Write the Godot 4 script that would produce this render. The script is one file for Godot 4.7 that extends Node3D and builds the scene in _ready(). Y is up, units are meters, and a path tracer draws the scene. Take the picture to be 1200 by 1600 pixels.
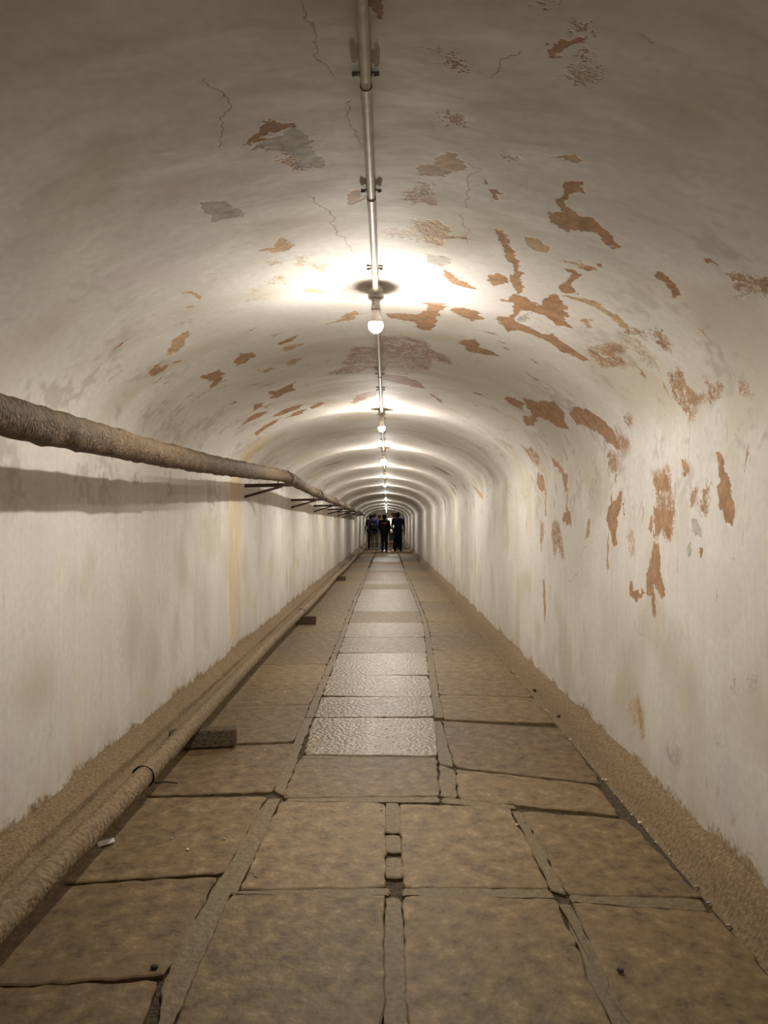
extends Node3D
# A whitewashed barrel-vaulted tunnel: x to the right, y up, the tunnel runs along -z ("d" is metres from the camera down the tunnel).

const EYE := 1.22
const XL := -1.36
const XR := 1.15
const SPRING := 1.595
const RISE := 0.60
const ARC := 240
const LAMPS := [-3.2, -0.08, 3.02, 6.2, 9.3, 12.3, 15.2, 18.3, 22.8, 26.2, 29.8, 34.8, 40.0, 46.0, 52.0]
const LIT := [-4.2, 3.02, 6.2, 9.3, 12.3, 15.2, 18.3, 22.8, 29.8, 34.8, 40.0, 46.0]
const FAR_END := 50.0
const BACK_END := -6.0
const BULB_ALL_ROUND := 0.60
const BULB_DOWN := 0.60

var rng := RandomNumberGenerator.new()
var prof := PackedVector2Array()
var cum := PackedFloat32Array()
var span := 0.0
var bump_noise := FastNoiseLite.new()
var edge_noise := FastNoiseLite.new()
var fine_noise := FastNoiseLite.new()
var mark_noise := FastNoiseLite.new()
var used := {}
var regions := []
var M := {}

# ------------------------------------------------------------------ naming and small helpers

func numbered(n: String) -> String:
	if not used.has(n):
		used[n] = 0
		return n
	used[n] += 1
	return "%s_%03d" % [n, used[n]]

func tag(o: Node3D, label: String, category: String, group := "") -> void:
	o.set_meta("label", label)
	o.set_meta("category", category)
	if group != "":
		o.set_meta("group", group)

func thing(called: String, label: String, category: String, at := Vector3.ZERO, turn := 0.0, group := "") -> Node3D:
	var o := Node3D.new()
	o.name = numbered(called)
	add_child(o)
	o.position = at
	o.rotation.y = turn
	tag(o, label, category, group)
	return o

func obj(called: String, mesh: Mesh, mat: Material, parent: Node3D = null) -> MeshInstance3D:
	var o := MeshInstance3D.new()
	o.mesh = mesh
	if mat:
		o.material_override = mat
	o.name = numbered(called) if parent == null else called
	if parent == null:
		add_child(o)
	else:
		parent.add_child(o, true)
	return o

func struct(called: String, mesh: Mesh, mat: Material, label: String, category: String) -> MeshInstance3D:
	var o := obj(called, mesh, mat)
	o.set_meta("kind", "structure")
	tag(o, label, category)
	return o

func smooth(a: float, b: float, x: float) -> float:
	var t := clampf((x - a) / (b - a), 0.0, 1.0)
	return t * t * (3.0 - 2.0 * t)

func make_noise(seed_: int, freq: float, octaves := 3, kind := FastNoiseLite.TYPE_SIMPLEX_SMOOTH) -> FastNoiseLite:
	var n := FastNoiseLite.new()
	n.seed = seed_
	n.noise_type = kind
	n.frequency = freq
	n.fractal_type = FastNoiseLite.FRACTAL_FBM if octaves > 1 else FastNoiseLite.FRACTAL_NONE
	n.fractal_octaves = octaves
	return n

func noise_tex(size: int, seed_: int, freq: float, octaves: int, colors: Array, kind := FastNoiseLite.TYPE_SIMPLEX_SMOOTH, gain := 0.5) -> NoiseTexture2D:
	var t := NoiseTexture2D.new()
	t.width = size
	t.height = size
	t.seamless = true
	var fn := make_noise(seed_, freq, octaves, kind)
	fn.fractal_gain = gain
	t.noise = fn
	var g := Gradient.new()
	var off := PackedFloat32Array()
	var col := PackedColorArray()
	for i in colors.size():
		off.append(float(i) / (colors.size() - 1))
		col.append(colors[i])
	g.offsets = off
	g.colors = col
	t.color_ramp = g
	return t

func mat(c: Color, rough := 0.8, spec := 0.5) -> StandardMaterial3D:
	var m := StandardMaterial3D.new()
	m.albedo_color = c
	m.roughness = rough
	m.metallic_specular = spec
	return m

func noisy(tex: Texture2D, scale: float, rough := 0.8, relief: Texture2D = null, depth := 0.0, tint := Color.WHITE) -> StandardMaterial3D:
	var m := mat(tint, rough)
	m.albedo_texture = tex
	m.uv1_triplanar = true
	m.uv1_world_triplanar = true
	m.uv1_scale = Vector3.ONE * scale
	if relief:
		m.heightmap_enabled = true
		m.heightmap_texture = relief
		m.heightmap_scale = depth
	return m

# ------------------------------------------------------------------ the lining's shape

func make_profile() -> void:
	var cx := (XL + XR) / 2.0
	var a := (XR - XL) / 2.0
	prof.append(Vector2(XL, 0))
	prof.append(Vector2(XL, SPRING))
	for i in range(1, ARC):
		prof.append(Vector2(cx - a * cos(PI * i / ARC), SPRING + RISE * sin(PI * i / ARC)))
	prof.append(Vector2(XR, SPRING))
	prof.append(Vector2(XR, 0))
	cum.append(0.0)
	for i in range(1, prof.size()):
		cum.append(cum[i - 1] + prof[i].distance_to(prof[i - 1]))
	span = cum[cum.size() - 1]

func bay(d: float) -> float:
	# each bay of the vault steps outwards just past its lamp and closes in again towards the next one
	for i in LAMPS.size() - 1:
		var a: float = LAMPS[i]
		var b: float = LAMPS[i + 1]
		if d >= a and d < b:
			var amount := 0.035 if a < 20.0 else 0.05
			var t := d - a
			return amount * smooth(0.0, 0.45, t) if t < 0.45 else amount * (1.0 - (t - 0.45) / (b - a - 0.45))
	return 0.0

func lining(s: float, d: float) -> Vector3:
	var lo := 0
	var hi := cum.size() - 1
	while hi - lo > 1:
		var mid := (lo + hi) / 2
		if cum[mid] <= s:
			lo = mid
		else:
			hi = mid
	var p := prof[lo].lerp(prof[hi], (s - cum[lo]) / maxf(cum[hi] - cum[lo], 0.0001))
	var o := bay(d)
	var arch := clampf((p.y - SPRING) / RISE, 0.0, 1.0)
	var n := bump_noise.get_noise_2d(s, d) * 0.009
	n += bump_noise.get_noise_2d(s * 0.5 + 40.0, d * 3.5) * 0.002
	var side := -1.0 if p.x < (XL + XR) / 2.0 else 1.0
	var wide := absf(p.x - (XL + XR) / 2.0) / ((XR - XL) / 2.0)
	return Vector3(p.x + side * wide * (o * 0.5 + n), p.y + arch * (o + n), -d)

func crown(d: float) -> float:
	return lining(span * 0.5 + 0.055, d).y

func lining_mesh(s_list: Array, outward: float) -> ArrayMesh:
	# inner face in bands of depth (one material each), then the outer face and the rims: a shell with thickness
	var am := ArrayMesh.new()
	for band in [[BACK_END, 1.2, 0.2, "far"], [1.2, 5.2, 0.05, "near"], [5.2, 10.4, 0.065, "mid"], [10.4, 24.0, 0.1, "far"], [24.0, FAR_END, 0.13, "far"]]:
		var rows := int(round((band[1] - band[0]) / band[2]))
		var v := PackedVector3Array()
		var nn := PackedVector3Array()
		var uv := PackedVector2Array()
		var ix := PackedInt32Array()
		var d0 := 10.4 if band[3] == "far" else float(band[0])
		var dl := 10.0 if band[3] == "far" else float(band[1] - band[0])
		for j in rows + 1:
			var d: float = lerpf(band[0], band[1], float(j) / rows)
			for s in s_list:
				v.append(lining(s, d))
				var ts := lining(minf(s + 0.02, span), d) - lining(maxf(s - 0.02, 0.0), d)
				var td := lining(s, d + 0.02) - lining(s, d - 0.02)
				nn.append(td.cross(ts).normalized())
				uv.append(Vector2(s / span, (d - d0) / dl))
		var w := s_list.size()
		for j in rows:
			for i in w - 1:
				var a := j * w + i
				ix.append_array([a, a + 1, a + w, a + 1, a + w + 1, a + w])
		add_surface(am, v, nn, uv, ix)
		am.surface_set_material(am.get_surface_count() - 1, M["lining_" + band[3]])
	var st := SurfaceTool.new()
	st.begin(Mesh.PRIMITIVE_TRIANGLES)
	var few := []
	for i in range(0, s_list.size(), 6):
		few.append(s_list[i])
	if few[-1] != s_list[-1]:
		few.append(s_list[-1])
	for i in few.size() - 1:
		var q := []
		for pair in [[few[i], BACK_END], [few[i + 1], BACK_END], [few[i + 1], FAR_END], [few[i], FAR_END]]:
			var p := lining(pair[0], pair[1])
			var c := Vector3((XL + XR) / 2.0, minf(p.y, SPRING), p.z)
			var away := Vector3(p.x - c.x, p.y - c.y, 0).normalized()
			q.append(p + away * outward)
			if pair[1] == BACK_END:
				q.append(p)
		quad(st, q[0], q[2], q[4], q[5])
		quad(st, q[0], q[1], q[3], q[2])
	st.generate_normals()
	st.set_material(M.lining_far)
	st.commit(am)
	return am

func add_surface(am: ArrayMesh, v: PackedVector3Array, nn: PackedVector3Array, uv: PackedVector2Array, ix: PackedInt32Array) -> void:
	var arr := []
	arr.resize(Mesh.ARRAY_MAX)
	arr[Mesh.ARRAY_VERTEX] = v
	arr[Mesh.ARRAY_NORMAL] = nn
	if uv.size():
		arr[Mesh.ARRAY_TEX_UV] = uv
	arr[Mesh.ARRAY_INDEX] = ix
	am.add_surface_from_arrays(Mesh.PRIMITIVE_TRIANGLES, arr)

func quad(st: SurfaceTool, a: Vector3, b: Vector3, c: Vector3, d: Vector3) -> void:
	for p in [a, b, c, a, c, d]:
		st.add_vertex(p)

# ------------------------------------------------------------------ the lining's coat of whitewash: colour and fine relief

func paint_base(d0: float, length: float, size: int, grow: bool, seed_: int) -> Dictionary:
	var big := make_noise(seed_, 0.55, 4)
	var tone := make_noise(seed_ + 1, 1.3, 3)
	var streak := make_noise(seed_ + 2, 1.0, 4)
	var grain := make_noise(seed_ + 3, 22.0, 2)
	var edge := make_noise(seed_ + 4, 3.2, 4)
	var buf := PackedByteArray()
	buf.resize(size * size * 3)
	var at := 0
	for j in size:
		var d := d0 + length * (j + 0.5) / size
		for i in size:
			var s := span * (i + 0.5) / size
			var hs := minf(s, span - s)
			var wall := 1.0 - smooth(1.45, 1.85, hs)
			var k := 1.0 + 0.07 * big.get_noise_2d(s, d) + 0.03 * grain.get_noise_2d(s, d)
			var drip := streak.get_noise_2d(s * 0.35, d * 9.0)
			k += 0.03 * drip * wall
			var c := Vector3(210, 205, 197) * k
			var t := tone.get_noise_2d(s * 0.8, d)
			if t > 0.08:
				c = c.lerp(Vector3(184, 172, 150), minf((t - 0.08) * 1.1, 0.5))
			elif t < -0.2:
				c = c.lerp(Vector3(206, 196, 194), minf((-0.2 - t) * 2.0, 0.5))
			if wall > 0.0 and drip > 0.33:
				c = c.lerp(Vector3(196, 178, 140), minf((drip - 0.33) * 1.2, 0.22) * wall)
			var scuff := tone.get_noise_2d(s * 1.7 + 60.0, d * 1.7) + 0.5 * grain.get_noise_2d(s * 0.6, d * 0.6)
			if hs > 1.1 and hs < 2.4 and scuff > 0.2:
				c = c.lerp(Vector3(160, 150, 138), minf((scuff - 0.2) * 1.3, 0.45) * smooth(1.1, 1.5, hs) * (1.0 - smooth(1.9, 2.4, hs)))
			if hs < 0.42:
				var lip := 0.128 + 0.07 * edge.get_noise_2d(s * 0.3, d * 0.8) + 0.03 * grain.get_noise_2d(s * 1.5, d * 1.5)
				var bare := 1.0 - smooth(lip - 0.03, lip + 0.02, hs)
				var grime := 0.3 * (1.0 - smooth(lip, lip + 0.22, hs)) * (0.7 + edge.get_noise_2d(s * 2.0 + 9.0, d * 2.0))
				c = c.lerp(Vector3(172, 156, 140), clampf(grime, 0.0, 1.0))
				c = c.lerp(Vector3(140, 120, 92) * (1.0 + 0.3 * grain.get_noise_2d(s, d)), bare)
			buf[at] = clampi(int(c.x), 0, 255)
			buf[at + 1] = clampi(int(c.y), 0, 255)
			buf[at + 2] = clampi(int(c.z), 0, 255)
			at += 3
	var full := size * 2 if grow else size
	var im := Image.create_from_data(size, size, false, Image.FORMAT_RGB8, buf)
	if grow:
		im.resize(full, full, Image.INTERPOLATE_CUBIC)
	var relief := make_noise(seed_ + 5, 0.012, 5).get_image(size, size, false, false, true)
	relief.convert(Image.FORMAT_RF)
	if grow:
		relief.resize(full, full, Image.INTERPOLATE_CUBIC)
	return {"rgb": im.get_data(), "h": relief.get_data().to_float32_array(), "n": full, "d0": d0, "len": length}

func finish(r: Dictionary, rough: float) -> StandardMaterial3D:
	var m := mat(Color.WHITE, rough, 0.4)
	m.albedo_texture = ImageTexture.create_from_image(Image.create_from_data(r.n, r.n, false, Image.FORMAT_RGB8, r.rgb))
	m.heightmap_enabled = true
	m.heightmap_texture = ImageTexture.create_from_image(Image.create_from_data(r.n, r.n, false, Image.FORMAT_RF, r.h.to_byte_array()))
	m.heightmap_scale = 0.33
	return m

func peel(kind: String, flat: Array) -> void:
	# a flake of whitewash that has come off: the shape's edge is frayed by noise, the coat under it lies deeper
	var poly := PackedVector2Array()
	for i in range(0, flat.size(), 2):
		poly.append(Vector2(flat[i], flat[i + 1]))
	var lo := poly[0]
	var hi := poly[0]
	for p in poly:
		lo = lo.min(p)
		hi = hi.max(p)
	var loose := kind in ["s", "u", "G"]
	var margin := 0.05 if loose else 0.025
	lo -= Vector2.ONE * margin
	hi += Vector2.ONE * margin
	var base: Color = {"r": Color8(160, 125, 93), "s": Color8(156, 123, 92), "t": Color8(178, 152, 119), "u": Color8(176, 154, 126), "g": Color8(176, 169, 158), "G": Color8(150, 142, 132)}[kind]
	for r in regions:
		if hi.y < r.d0 or lo.y > r.d0 + r.len:
			continue
		var n: int = r.n
		var i0 := clampi(int(lo.x / span * n), 0, n - 1)
		var i1 := clampi(int(hi.x / span * n) + 1, 0, n - 1)
		var j0 := clampi(int((lo.y - r.d0) / r.len * n), 0, n - 1)
		var j1 := clampi(int((hi.y - r.d0) / r.len * n) + 1, 0, n - 1)
		var rgb: PackedByteArray = r.rgb
		var h: PackedFloat32Array = r.h
		for j in range(j0, j1 + 1):
			var d: float = r.d0 + r.len * (j + 0.5) / n
			for i in range(i0, i1 + 1):
				var s := span * (i + 0.5) / n
				var e := edge_noise.get_noise_2d(s, d)
				var e2 := edge_noise.get_noise_2d(s + 51.0, d + 23.0)
				var f := fine_noise.get_noise_2d(s, d)
				var p := Vector2(s + 0.026 * e + 0.010 * f, d + 0.026 * e2 + 0.010 * fine_noise.get_noise_2d(s + 7.0, d + 3.0))
				if loose:
					var g := fine_noise.get_noise_2d(s * 4.0 + 5.0, d * 4.0)
					p += Vector2(g, f) * 0.04
					if 0.4 * mark_noise.get_noise_2d(s + 3.0, d) + 0.35 * f + 0.5 * g > (0.08 if kind == "u" else 0.17):
						continue
				if not Geometry2D.is_point_in_polygon(p, poly):
					continue
				var k := 1.0 + 0.09 * f + 0.14 * mark_noise.get_noise_2d(s, d)
				var a := 0.45 if kind == "G" else (0.75 if kind == "u" else (0.9 if kind == "s" else 1.0))
				var o := (j * n + i) * 3
				rgb[o] = clampi(int(lerpf(rgb[o], base.r8 * k, a)), 0, 255)
				rgb[o + 1] = clampi(int(lerpf(rgb[o + 1], base.g8 * k, a)), 0, 255)
				rgb[o + 2] = clampi(int(lerpf(rgb[o + 2], base.b8 * k, a)), 0, 255)
				if kind != "G":
					h[j * n + i] = h[j * n + i] - 0.2 + 0.07 * f
		r.rgb = rgb
		r.h = h

func crack(flat: Array, width := 0.001, shade := Color8(140, 124, 106), strength := 0.7) -> void:
	for q in range(0, flat.size() - 2, 2):
		var a := Vector2(flat[q], flat[q + 1])
		var b := Vector2(flat[q + 2], flat[q + 3])
		var steps := int(a.distance_to(b) / 0.0015) + 1
		for t in steps:
			var p := a.lerp(b, float(t) / steps)
			p += Vector2(edge_noise.get_noise_2d(p.x * 1.5, p.y * 1.5), edge_noise.get_noise_2d(p.x * 1.5 + 11.0, p.y * 1.5)) * 0.02
			dab(p, width, shade, strength, 0.03)

func dab(p: Vector2, width: float, shade: Color, strength: float, deep: float) -> void:
	for r in regions:
		if p.y < r.d0 or p.y >= r.d0 + r.len:
			continue
		var n: int = r.n
		var ri := maxi(int(width / span * n), 0)
		var rj := maxi(int(width / r.len * n), 0)
		var ci := int(p.x / span * n)
		var cj := int((p.y - r.d0) / r.len * n)
		for j in range(maxi(cj - rj, 0), mini(cj + rj, n - 1) + 1):
			for i in range(maxi(ci - ri, 0), mini(ci + ri, n - 1) + 1):
				var o := (j * n + i) * 3
				r.rgb[o] = int(lerpf(r.rgb[o], shade.r8, strength))
				r.rgb[o + 1] = int(lerpf(r.rgb[o + 1], shade.g8, strength))
				r.rgb[o + 2] = int(lerpf(r.rgb[o + 2], shade.b8, strength))
				r.h[j * n + i] -= deep

func runs(d_from: float, d_to: float, left: bool, s_from: float, s_to: float, strength: float) -> void:
	# yellow runs of seepage down a joint of the wall
	var lines := make_noise(77, 52.0, 3)
	for r in regions:
		if d_to < r.d0 or d_from > r.d0 + r.len:
			continue
		var n: int = r.n
		for j in range(maxi(int((d_from - r.d0) / r.len * n), 0), mini(int((d_to - r.d0) / r.len * n), n - 1)):
			var d: float = r.d0 + r.len * (j + 0.5) / n
			var inside := smooth(d_from, d_from + 0.06, d) * (1.0 - smooth(d_to - 0.2, d_to, d))
			for i in range(int(s_from / span * n), int(s_to / span * n)):
				var s := span * (i + 0.5) / n
				var v := lines.get_noise_2d(s * 0.02, d + 0.012 * mark_noise.get_noise_2d(s, 3.0))
				var i2 := i if left else n - 1 - i
				var o := (j * n + i2) * 3
				var k := clampf((v + 0.25) * 1.3, 0.0, 1.0) * inside * strength * smooth(s_from, s_from + 0.1, s) * (1.0 - smooth(s_to - 0.5, s_to, s))
				r.rgb[o] = int(lerpf(r.rgb[o], 204.0, k))
				r.rgb[o + 1] = int(lerpf(r.rgb[o + 1], 174.0, k))
				r.rgb[o + 2] = int(lerpf(r.rgb[o + 2], 112.0, k))
				if v < -0.3:
					r.rgb[o] = int(lerpf(r.rgb[o], 170.0, 0.5 * inside * strength))
					r.rgb[o + 1] = int(lerpf(r.rgb[o + 1], 144.0, 0.5 * inside * strength))
					r.rgb[o + 2] = int(lerpf(r.rgb[o + 2], 104.0, 0.5 * inside * strength))
				r.h[j * n + i2] += 0.25 * v * inside * strength

func make_lining_materials() -> void:
	edge_noise = make_noise(5, 9.0, 5)
	fine_noise = make_noise(6, 38.0, 3)
	mark_noise = make_noise(7, 14.0, 3)
	regions = [paint_base(1.2, 4.0, 1024, true, 11), paint_base(5.2, 5.2, 1024, true, 12)]
	scatter_marks(420)
	runs(6.36, 7.0, true, 0.16, 2.3, 1.0)
	runs(6.5, 6.75, false, 0.16, 2.0, 0.5)
	peels()
	slivers()
	M.lining_near = finish(regions[0], 0.75)
	M.lining_mid = finish(regions[1], 0.75)
	regions = [paint_base(10.4, 10.0, 1024, false, 13)]
	scatter_marks(500)
	for k in 26:
		var s := rng.randf_range(1.7, 4.6)
		var d := rng.randf_range(10.6, 20.2)
		var w := rng.randf_range(0.08, 0.2)
		peel("r" if k % 2 else "s", [s - w, d, s, d - w * 0.5, s + w, d + 0.03, s + w * 0.4, d + w, s - w * 0.6, d + w * 0.6])
	for k in 14:
		var d := 10.4 + k * 0.7 + rng.randf() * 0.3
		runs(d, d + rng.randf_range(0.25, 0.6), k % 2 == 0, 0.15, rng.randf_range(1.2, 2.0), rng.randf_range(0.25, 0.6))
	M.lining_far = finish(regions[0], 0.75)
	regions = []

func scatter_marks(count: int) -> void:
	for k in count:
		var d: float = rng.randf_range(regions[0].d0, regions[-1].d0 + regions[-1].len)
		var s := rng.randf_range(0.25, 1.75) if rng.randf() < 0.75 else rng.randf_range(1.7, 3.0)
		if rng.randf() < 0.55:
			s = span - s
		var l := rng.randf_range(0.01, 0.07) * (1.6 if rng.randf() < 0.2 else 1.0)
		crack([s, d, s + l, d + rng.randf_range(-0.006, 0.006)], rng.randf_range(0.001, 0.0031), Color8(142, 130, 116), rng.randf_range(0.05, 0.3))

func slivers() -> void:
	# thin scraped flecks of the brown undercoat among the large flakes
	for k in 150:
		var right := k % 5 < 3
		var d := rng.randf_range(2.2, 6.6) if right else rng.randf_range(3.0, 8.0)
		var s := rng.randf_range(3.15, 5.1) if right else rng.randf_range(1.75, 3.1)
		var l := rng.randf_range(0.02, 0.075)
		var w := rng.randf_range(0.004, 0.014)
		var lean := rng.randf_range(-0.35, 0.35)
		peel(["r", "t", "u"][k % 3], [s - l, d - l * lean, s - l * 0.2, d - w, s + l, d + l * lean, s + l * 0.1, d + w])

func peels() -> void:
	peel("r", [3.673, 1.950, 3.695, 1.930, 3.726, 1.940, 3.744, 1.994, 3.721, 1.994, 3.708, 2.015, 3.713, 2.051, 3.737, 2.088, 3.761, 2.119, 3.809, 2.107, 3.848, 2.139, 3.892, 2.183, 3.921, 2.218, 3.912, 2.246, 3.874, 2.223, 3.828, 2.173, 3.784, 2.192, 3.777, 2.211, 3.755, 2.235, 3.723, 2.205, 3.700, 2.192, 3.677, 2.143, 3.702, 2.119, 3.725, 2.116, 3.693, 2.072, 3.696, 2.021])
	peel("s", [3.297, 1.498, 3.313, 1.501, 3.338, 1.517, 3.362, 1.529, 3.375, 1.548, 3.359, 1.559, 3.334, 1.544, 3.308, 1.514])
	peel("r", [3.529, 1.440, 3.547, 1.429, 3.562, 1.416, 3.573, 1.433, 3.554, 1.458, 3.553, 1.497, 3.539, 1.491])
	peel("s", [3.553, 1.367, 3.573, 1.374, 3.579, 1.408, 3.559, 1.405])
	peel("s", [3.567, 1.449, 3.593, 1.459, 3.616, 1.468, 3.613, 1.484, 3.588, 1.477])
	peel("u", [3.556, 1.523, 3.626, 1.485, 3.634, 1.535, 3.583, 1.552])
	peel("s", [3.346, 1.731, 3.381, 1.745, 3.389, 1.778, 3.357, 1.777, 3.324, 1.751])
	peel("t", [3.342, 1.939, 3.361, 1.911, 3.394, 1.912, 3.405, 1.977, 3.371, 2.029, 3.309, 2.041, 3.281, 2.009, 3.289, 1.982, 3.332, 1.975])
	peel("s", [3.289, 2.100, 3.322, 2.105, 3.338, 2.141, 3.338, 2.225, 3.290, 2.230, 3.245, 2.181])
	peel("r", [3.472, 2.018, 3.486, 2.026, 3.491, 2.047, 3.477, 2.048])
	peel("r", [3.485, 2.068, 3.503, 2.077, 3.525, 2.093, 3.513, 2.113, 3.509, 2.151, 3.496, 2.119])
	peel("u", [3.491, 1.874, 3.522, 1.870, 3.549, 1.881, 3.534, 1.893, 3.501, 1.892])
	peel("t", [3.615, 1.859, 3.645, 1.833, 3.674, 1.817, 3.684, 1.841, 3.652, 1.859, 3.629, 1.866])
	peel("u", [3.192, 2.436, 3.255, 2.416, 3.304, 2.334, 3.356, 2.336, 3.400, 2.373, 3.411, 2.501, 3.357, 2.530, 3.312, 2.499, 3.257, 2.495, 3.213, 2.487])
	peel("t", [3.305, 2.346, 3.356, 2.336, 3.400, 2.378, 3.408, 2.497, 3.357, 2.522, 3.322, 2.483])
	peel("s", [3.474, 1.338, 3.508, 1.331, 3.506, 1.346, 3.483, 1.350])
	peel("r", [3.170, 1.369, 3.203, 1.368, 3.198, 1.409, 3.183, 1.424, 3.171, 1.417])
	peel("r", [3.560, 2.340, 3.578, 2.327, 3.597, 2.373, 3.604, 2.436, 3.633, 2.475, 3.667, 2.542, 3.696, 2.664, 3.731, 2.814, 3.721, 2.860, 3.684, 2.795, 3.672, 2.715, 3.654, 2.596, 3.607, 2.518, 3.579, 2.435])
	peel("r", [3.584, 2.752, 3.605, 2.690, 3.651, 2.712, 3.670, 2.751, 3.639, 2.790, 3.627, 2.833, 3.599, 2.814])
	peel("r", [3.661, 2.966, 3.699, 2.917, 3.710, 2.869, 3.747, 2.859, 3.782, 2.906, 3.833, 2.897, 3.832, 2.780, 3.854, 2.740, 3.892, 2.813, 3.944, 2.960, 3.988, 3.01, 3.952, 3.04, 3.916, 3.07, 3.876, 3.02, 3.831, 3.01, 3.791, 3.01, 3.764, 3.05, 3.757, 3.19, 3.817, 3.24, 3.877, 3.25, 3.916, 3.29, 3.926, 3.19, 4.001, 3.26, 4.075, 3.30, 4.142, 3.31, 4.135, 3.38, 4.084, 3.40, 4.022, 3.42, 3.954, 3.37, 3.882, 3.36, 3.820, 3.36, 3.775, 3.46, 3.707, 3.30, 3.689, 3.21, 3.729, 3.19, 3.743, 3.05, 3.731, 2.951])
	peel("r", [3.823, 2.500, 3.847, 2.480, 3.878, 2.543, 3.873, 2.598, 3.913, 2.676, 3.884, 2.708, 3.848, 2.691, 3.839, 2.631, 3.853, 2.568])
	peel("r", [3.842, 2.396, 3.864, 2.420, 3.901, 2.413, 3.927, 2.424, 3.890, 2.453, 3.863, 2.458])
	peel("r", [3.896, 2.361, 3.915, 2.370, 3.919, 2.394, 3.906, 2.387])
	peel("s", [4.100, 3.15, 4.133, 3.01, 4.162, 2.918, 4.210, 2.961, 4.257, 3.10, 4.231, 3.20, 4.207, 3.30, 4.160, 3.25])
	peel("t", [3.863, 2.749, 3.916, 2.710, 3.971, 2.680, 4.041, 2.697, 4.102, 2.718, 4.142, 2.750, 4.125, 2.782, 4.059, 2.749, 3.987, 2.734, 3.928, 2.752])
	peel("s", [4.116, 2.756, 4.170, 2.715, 4.201, 2.693, 4.208, 2.720, 4.169, 2.784, 4.144, 2.812])
	peel("u", [4.136, 2.829, 4.166, 2.813, 4.217, 2.792, 4.270, 2.804, 4.330, 2.837, 4.348, 2.888, 4.295, 2.891, 4.241, 2.882, 4.185, 2.917])
	peel("s", [4.203, 2.644, 4.237, 2.609, 4.272, 2.633, 4.300, 2.672, 4.284, 2.718, 4.240, 2.692])
	peel("r", [4.072, 2.255, 4.089, 2.244, 4.127, 2.289, 4.174, 2.318, 4.154, 2.362, 4.113, 2.311, 4.080, 2.301])
	peel("r", [4.135, 2.056, 4.161, 2.046, 4.169, 2.059, 4.146, 2.074])
	peel("s", [4.193, 2.040, 4.215, 2.008, 4.246, 1.988, 4.290, 1.944, 4.320, 1.984, 4.291, 2.056, 4.266, 2.101, 4.247, 2.079, 4.250, 2.046, 4.223, 2.049])
	peel("s", [4.376, 2.788, 4.385, 2.697, 4.435, 2.722, 4.469, 2.717, 4.498, 2.634, 4.519, 2.622, 4.524, 2.692, 4.570, 2.740, 4.568, 2.796, 4.497, 2.845, 4.456, 2.882, 4.417, 2.864])
	peel("s", [4.445, 2.622, 4.466, 2.555, 4.499, 2.485, 4.516, 2.509, 4.537, 2.582, 4.524, 2.625, 4.489, 2.588])
	peel("r", [3.965, 4.77, 4.012, 4.66, 4.101, 4.65, 4.115, 4.82, 4.050, 4.85])
	peel("r", [4.056, 4.55, 4.146, 4.45, 4.207, 4.25, 4.293, 4.29, 4.388, 4.44, 4.346, 4.61, 4.272, 4.64, 4.215, 4.82, 4.138, 4.71])
	peel("r", [4.307, 4.23, 4.298, 4.02, 4.351, 3.91, 4.446, 3.81, 4.508, 3.73, 4.578, 3.67, 4.583, 3.77, 4.520, 3.90, 4.433, 4.08, 4.385, 4.25])
	peel("r", [4.152, 4.99, 4.219, 4.74, 4.259, 4.99, 4.227, 5.14])
	peel("r", [3.370, 3.21, 3.451, 3.16, 3.448, 3.34, 3.438, 3.53, 3.433, 3.70, 3.363, 3.73, 3.333, 3.60, 3.279, 3.58, 3.217, 3.57, 3.194, 3.50, 3.321, 3.46, 3.384, 3.38])
	peel("r", [3.480, 3.28, 3.536, 3.18, 3.596, 3.21, 3.640, 3.35, 3.604, 3.43, 3.539, 3.38])
	peel("s", [3.151, 3.90, 3.319, 3.90, 3.406, 3.93, 3.432, 4.08, 3.551, 4.23, 3.599, 4.35, 3.525, 4.37, 3.462, 4.29, 3.461, 4.58, 3.363, 4.64, 3.142, 4.61])
	peel("r", [3.587, 3.78, 3.655, 3.72, 3.689, 3.85, 3.761, 3.87, 3.818, 3.91, 3.756, 3.96, 3.653, 3.99, 3.589, 3.87])
	peel("r", [3.161, 4.79, 3.265, 4.82, 3.417, 4.95, 3.473, 5.18, 3.383, 5.18, 3.268, 5.07, 3.159, 4.99])
	peel("g", [3.352, 2.619, 3.409, 2.618, 3.438, 2.686, 3.393, 2.723, 3.343, 2.683])
	peel("r", [3.419, 2.741, 3.460, 2.794, 3.517, 2.858, 3.554, 2.906, 3.510, 2.917, 3.464, 2.901, 3.433, 2.840])
	peel("s", [4.444, 3.50, 4.459, 3.40, 4.512, 3.47, 4.494, 3.54])
	peel("s", [4.503, 2.409, 4.526, 2.349, 4.571, 2.325, 4.541, 2.377])
	peel("t", [3.994, 2.890, 4.023, 2.848, 4.046, 2.922, 4.022, 2.961])
	peel("t", [3.647, 2.347, 3.689, 2.348, 3.736, 2.369, 3.737, 2.423, 3.692, 2.412])
	peel("g", [3.772, 3.10, 3.812, 3.02, 3.807, 3.18, 3.779, 3.19])
	peel("s", [4.727, 3.22, 4.741, 2.974, 4.782, 3.00, 4.838, 2.962, 4.913, 2.950, 4.999, 2.965, 5.043, 3.02, 4.994, 3.10, 5.029, 3.15, 5.036, 3.20, 4.931, 3.21, 4.852, 3.16, 4.804, 3.20])
	peel("r", [4.909, 3.18, 4.908, 2.963, 4.999, 2.979, 5.032, 3.02, 4.989, 3.10, 5.023, 3.17, 5.024, 3.20])
	peel("r", [4.770, 3.18, 4.782, 3.00, 4.836, 3.02, 4.829, 3.16])
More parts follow.
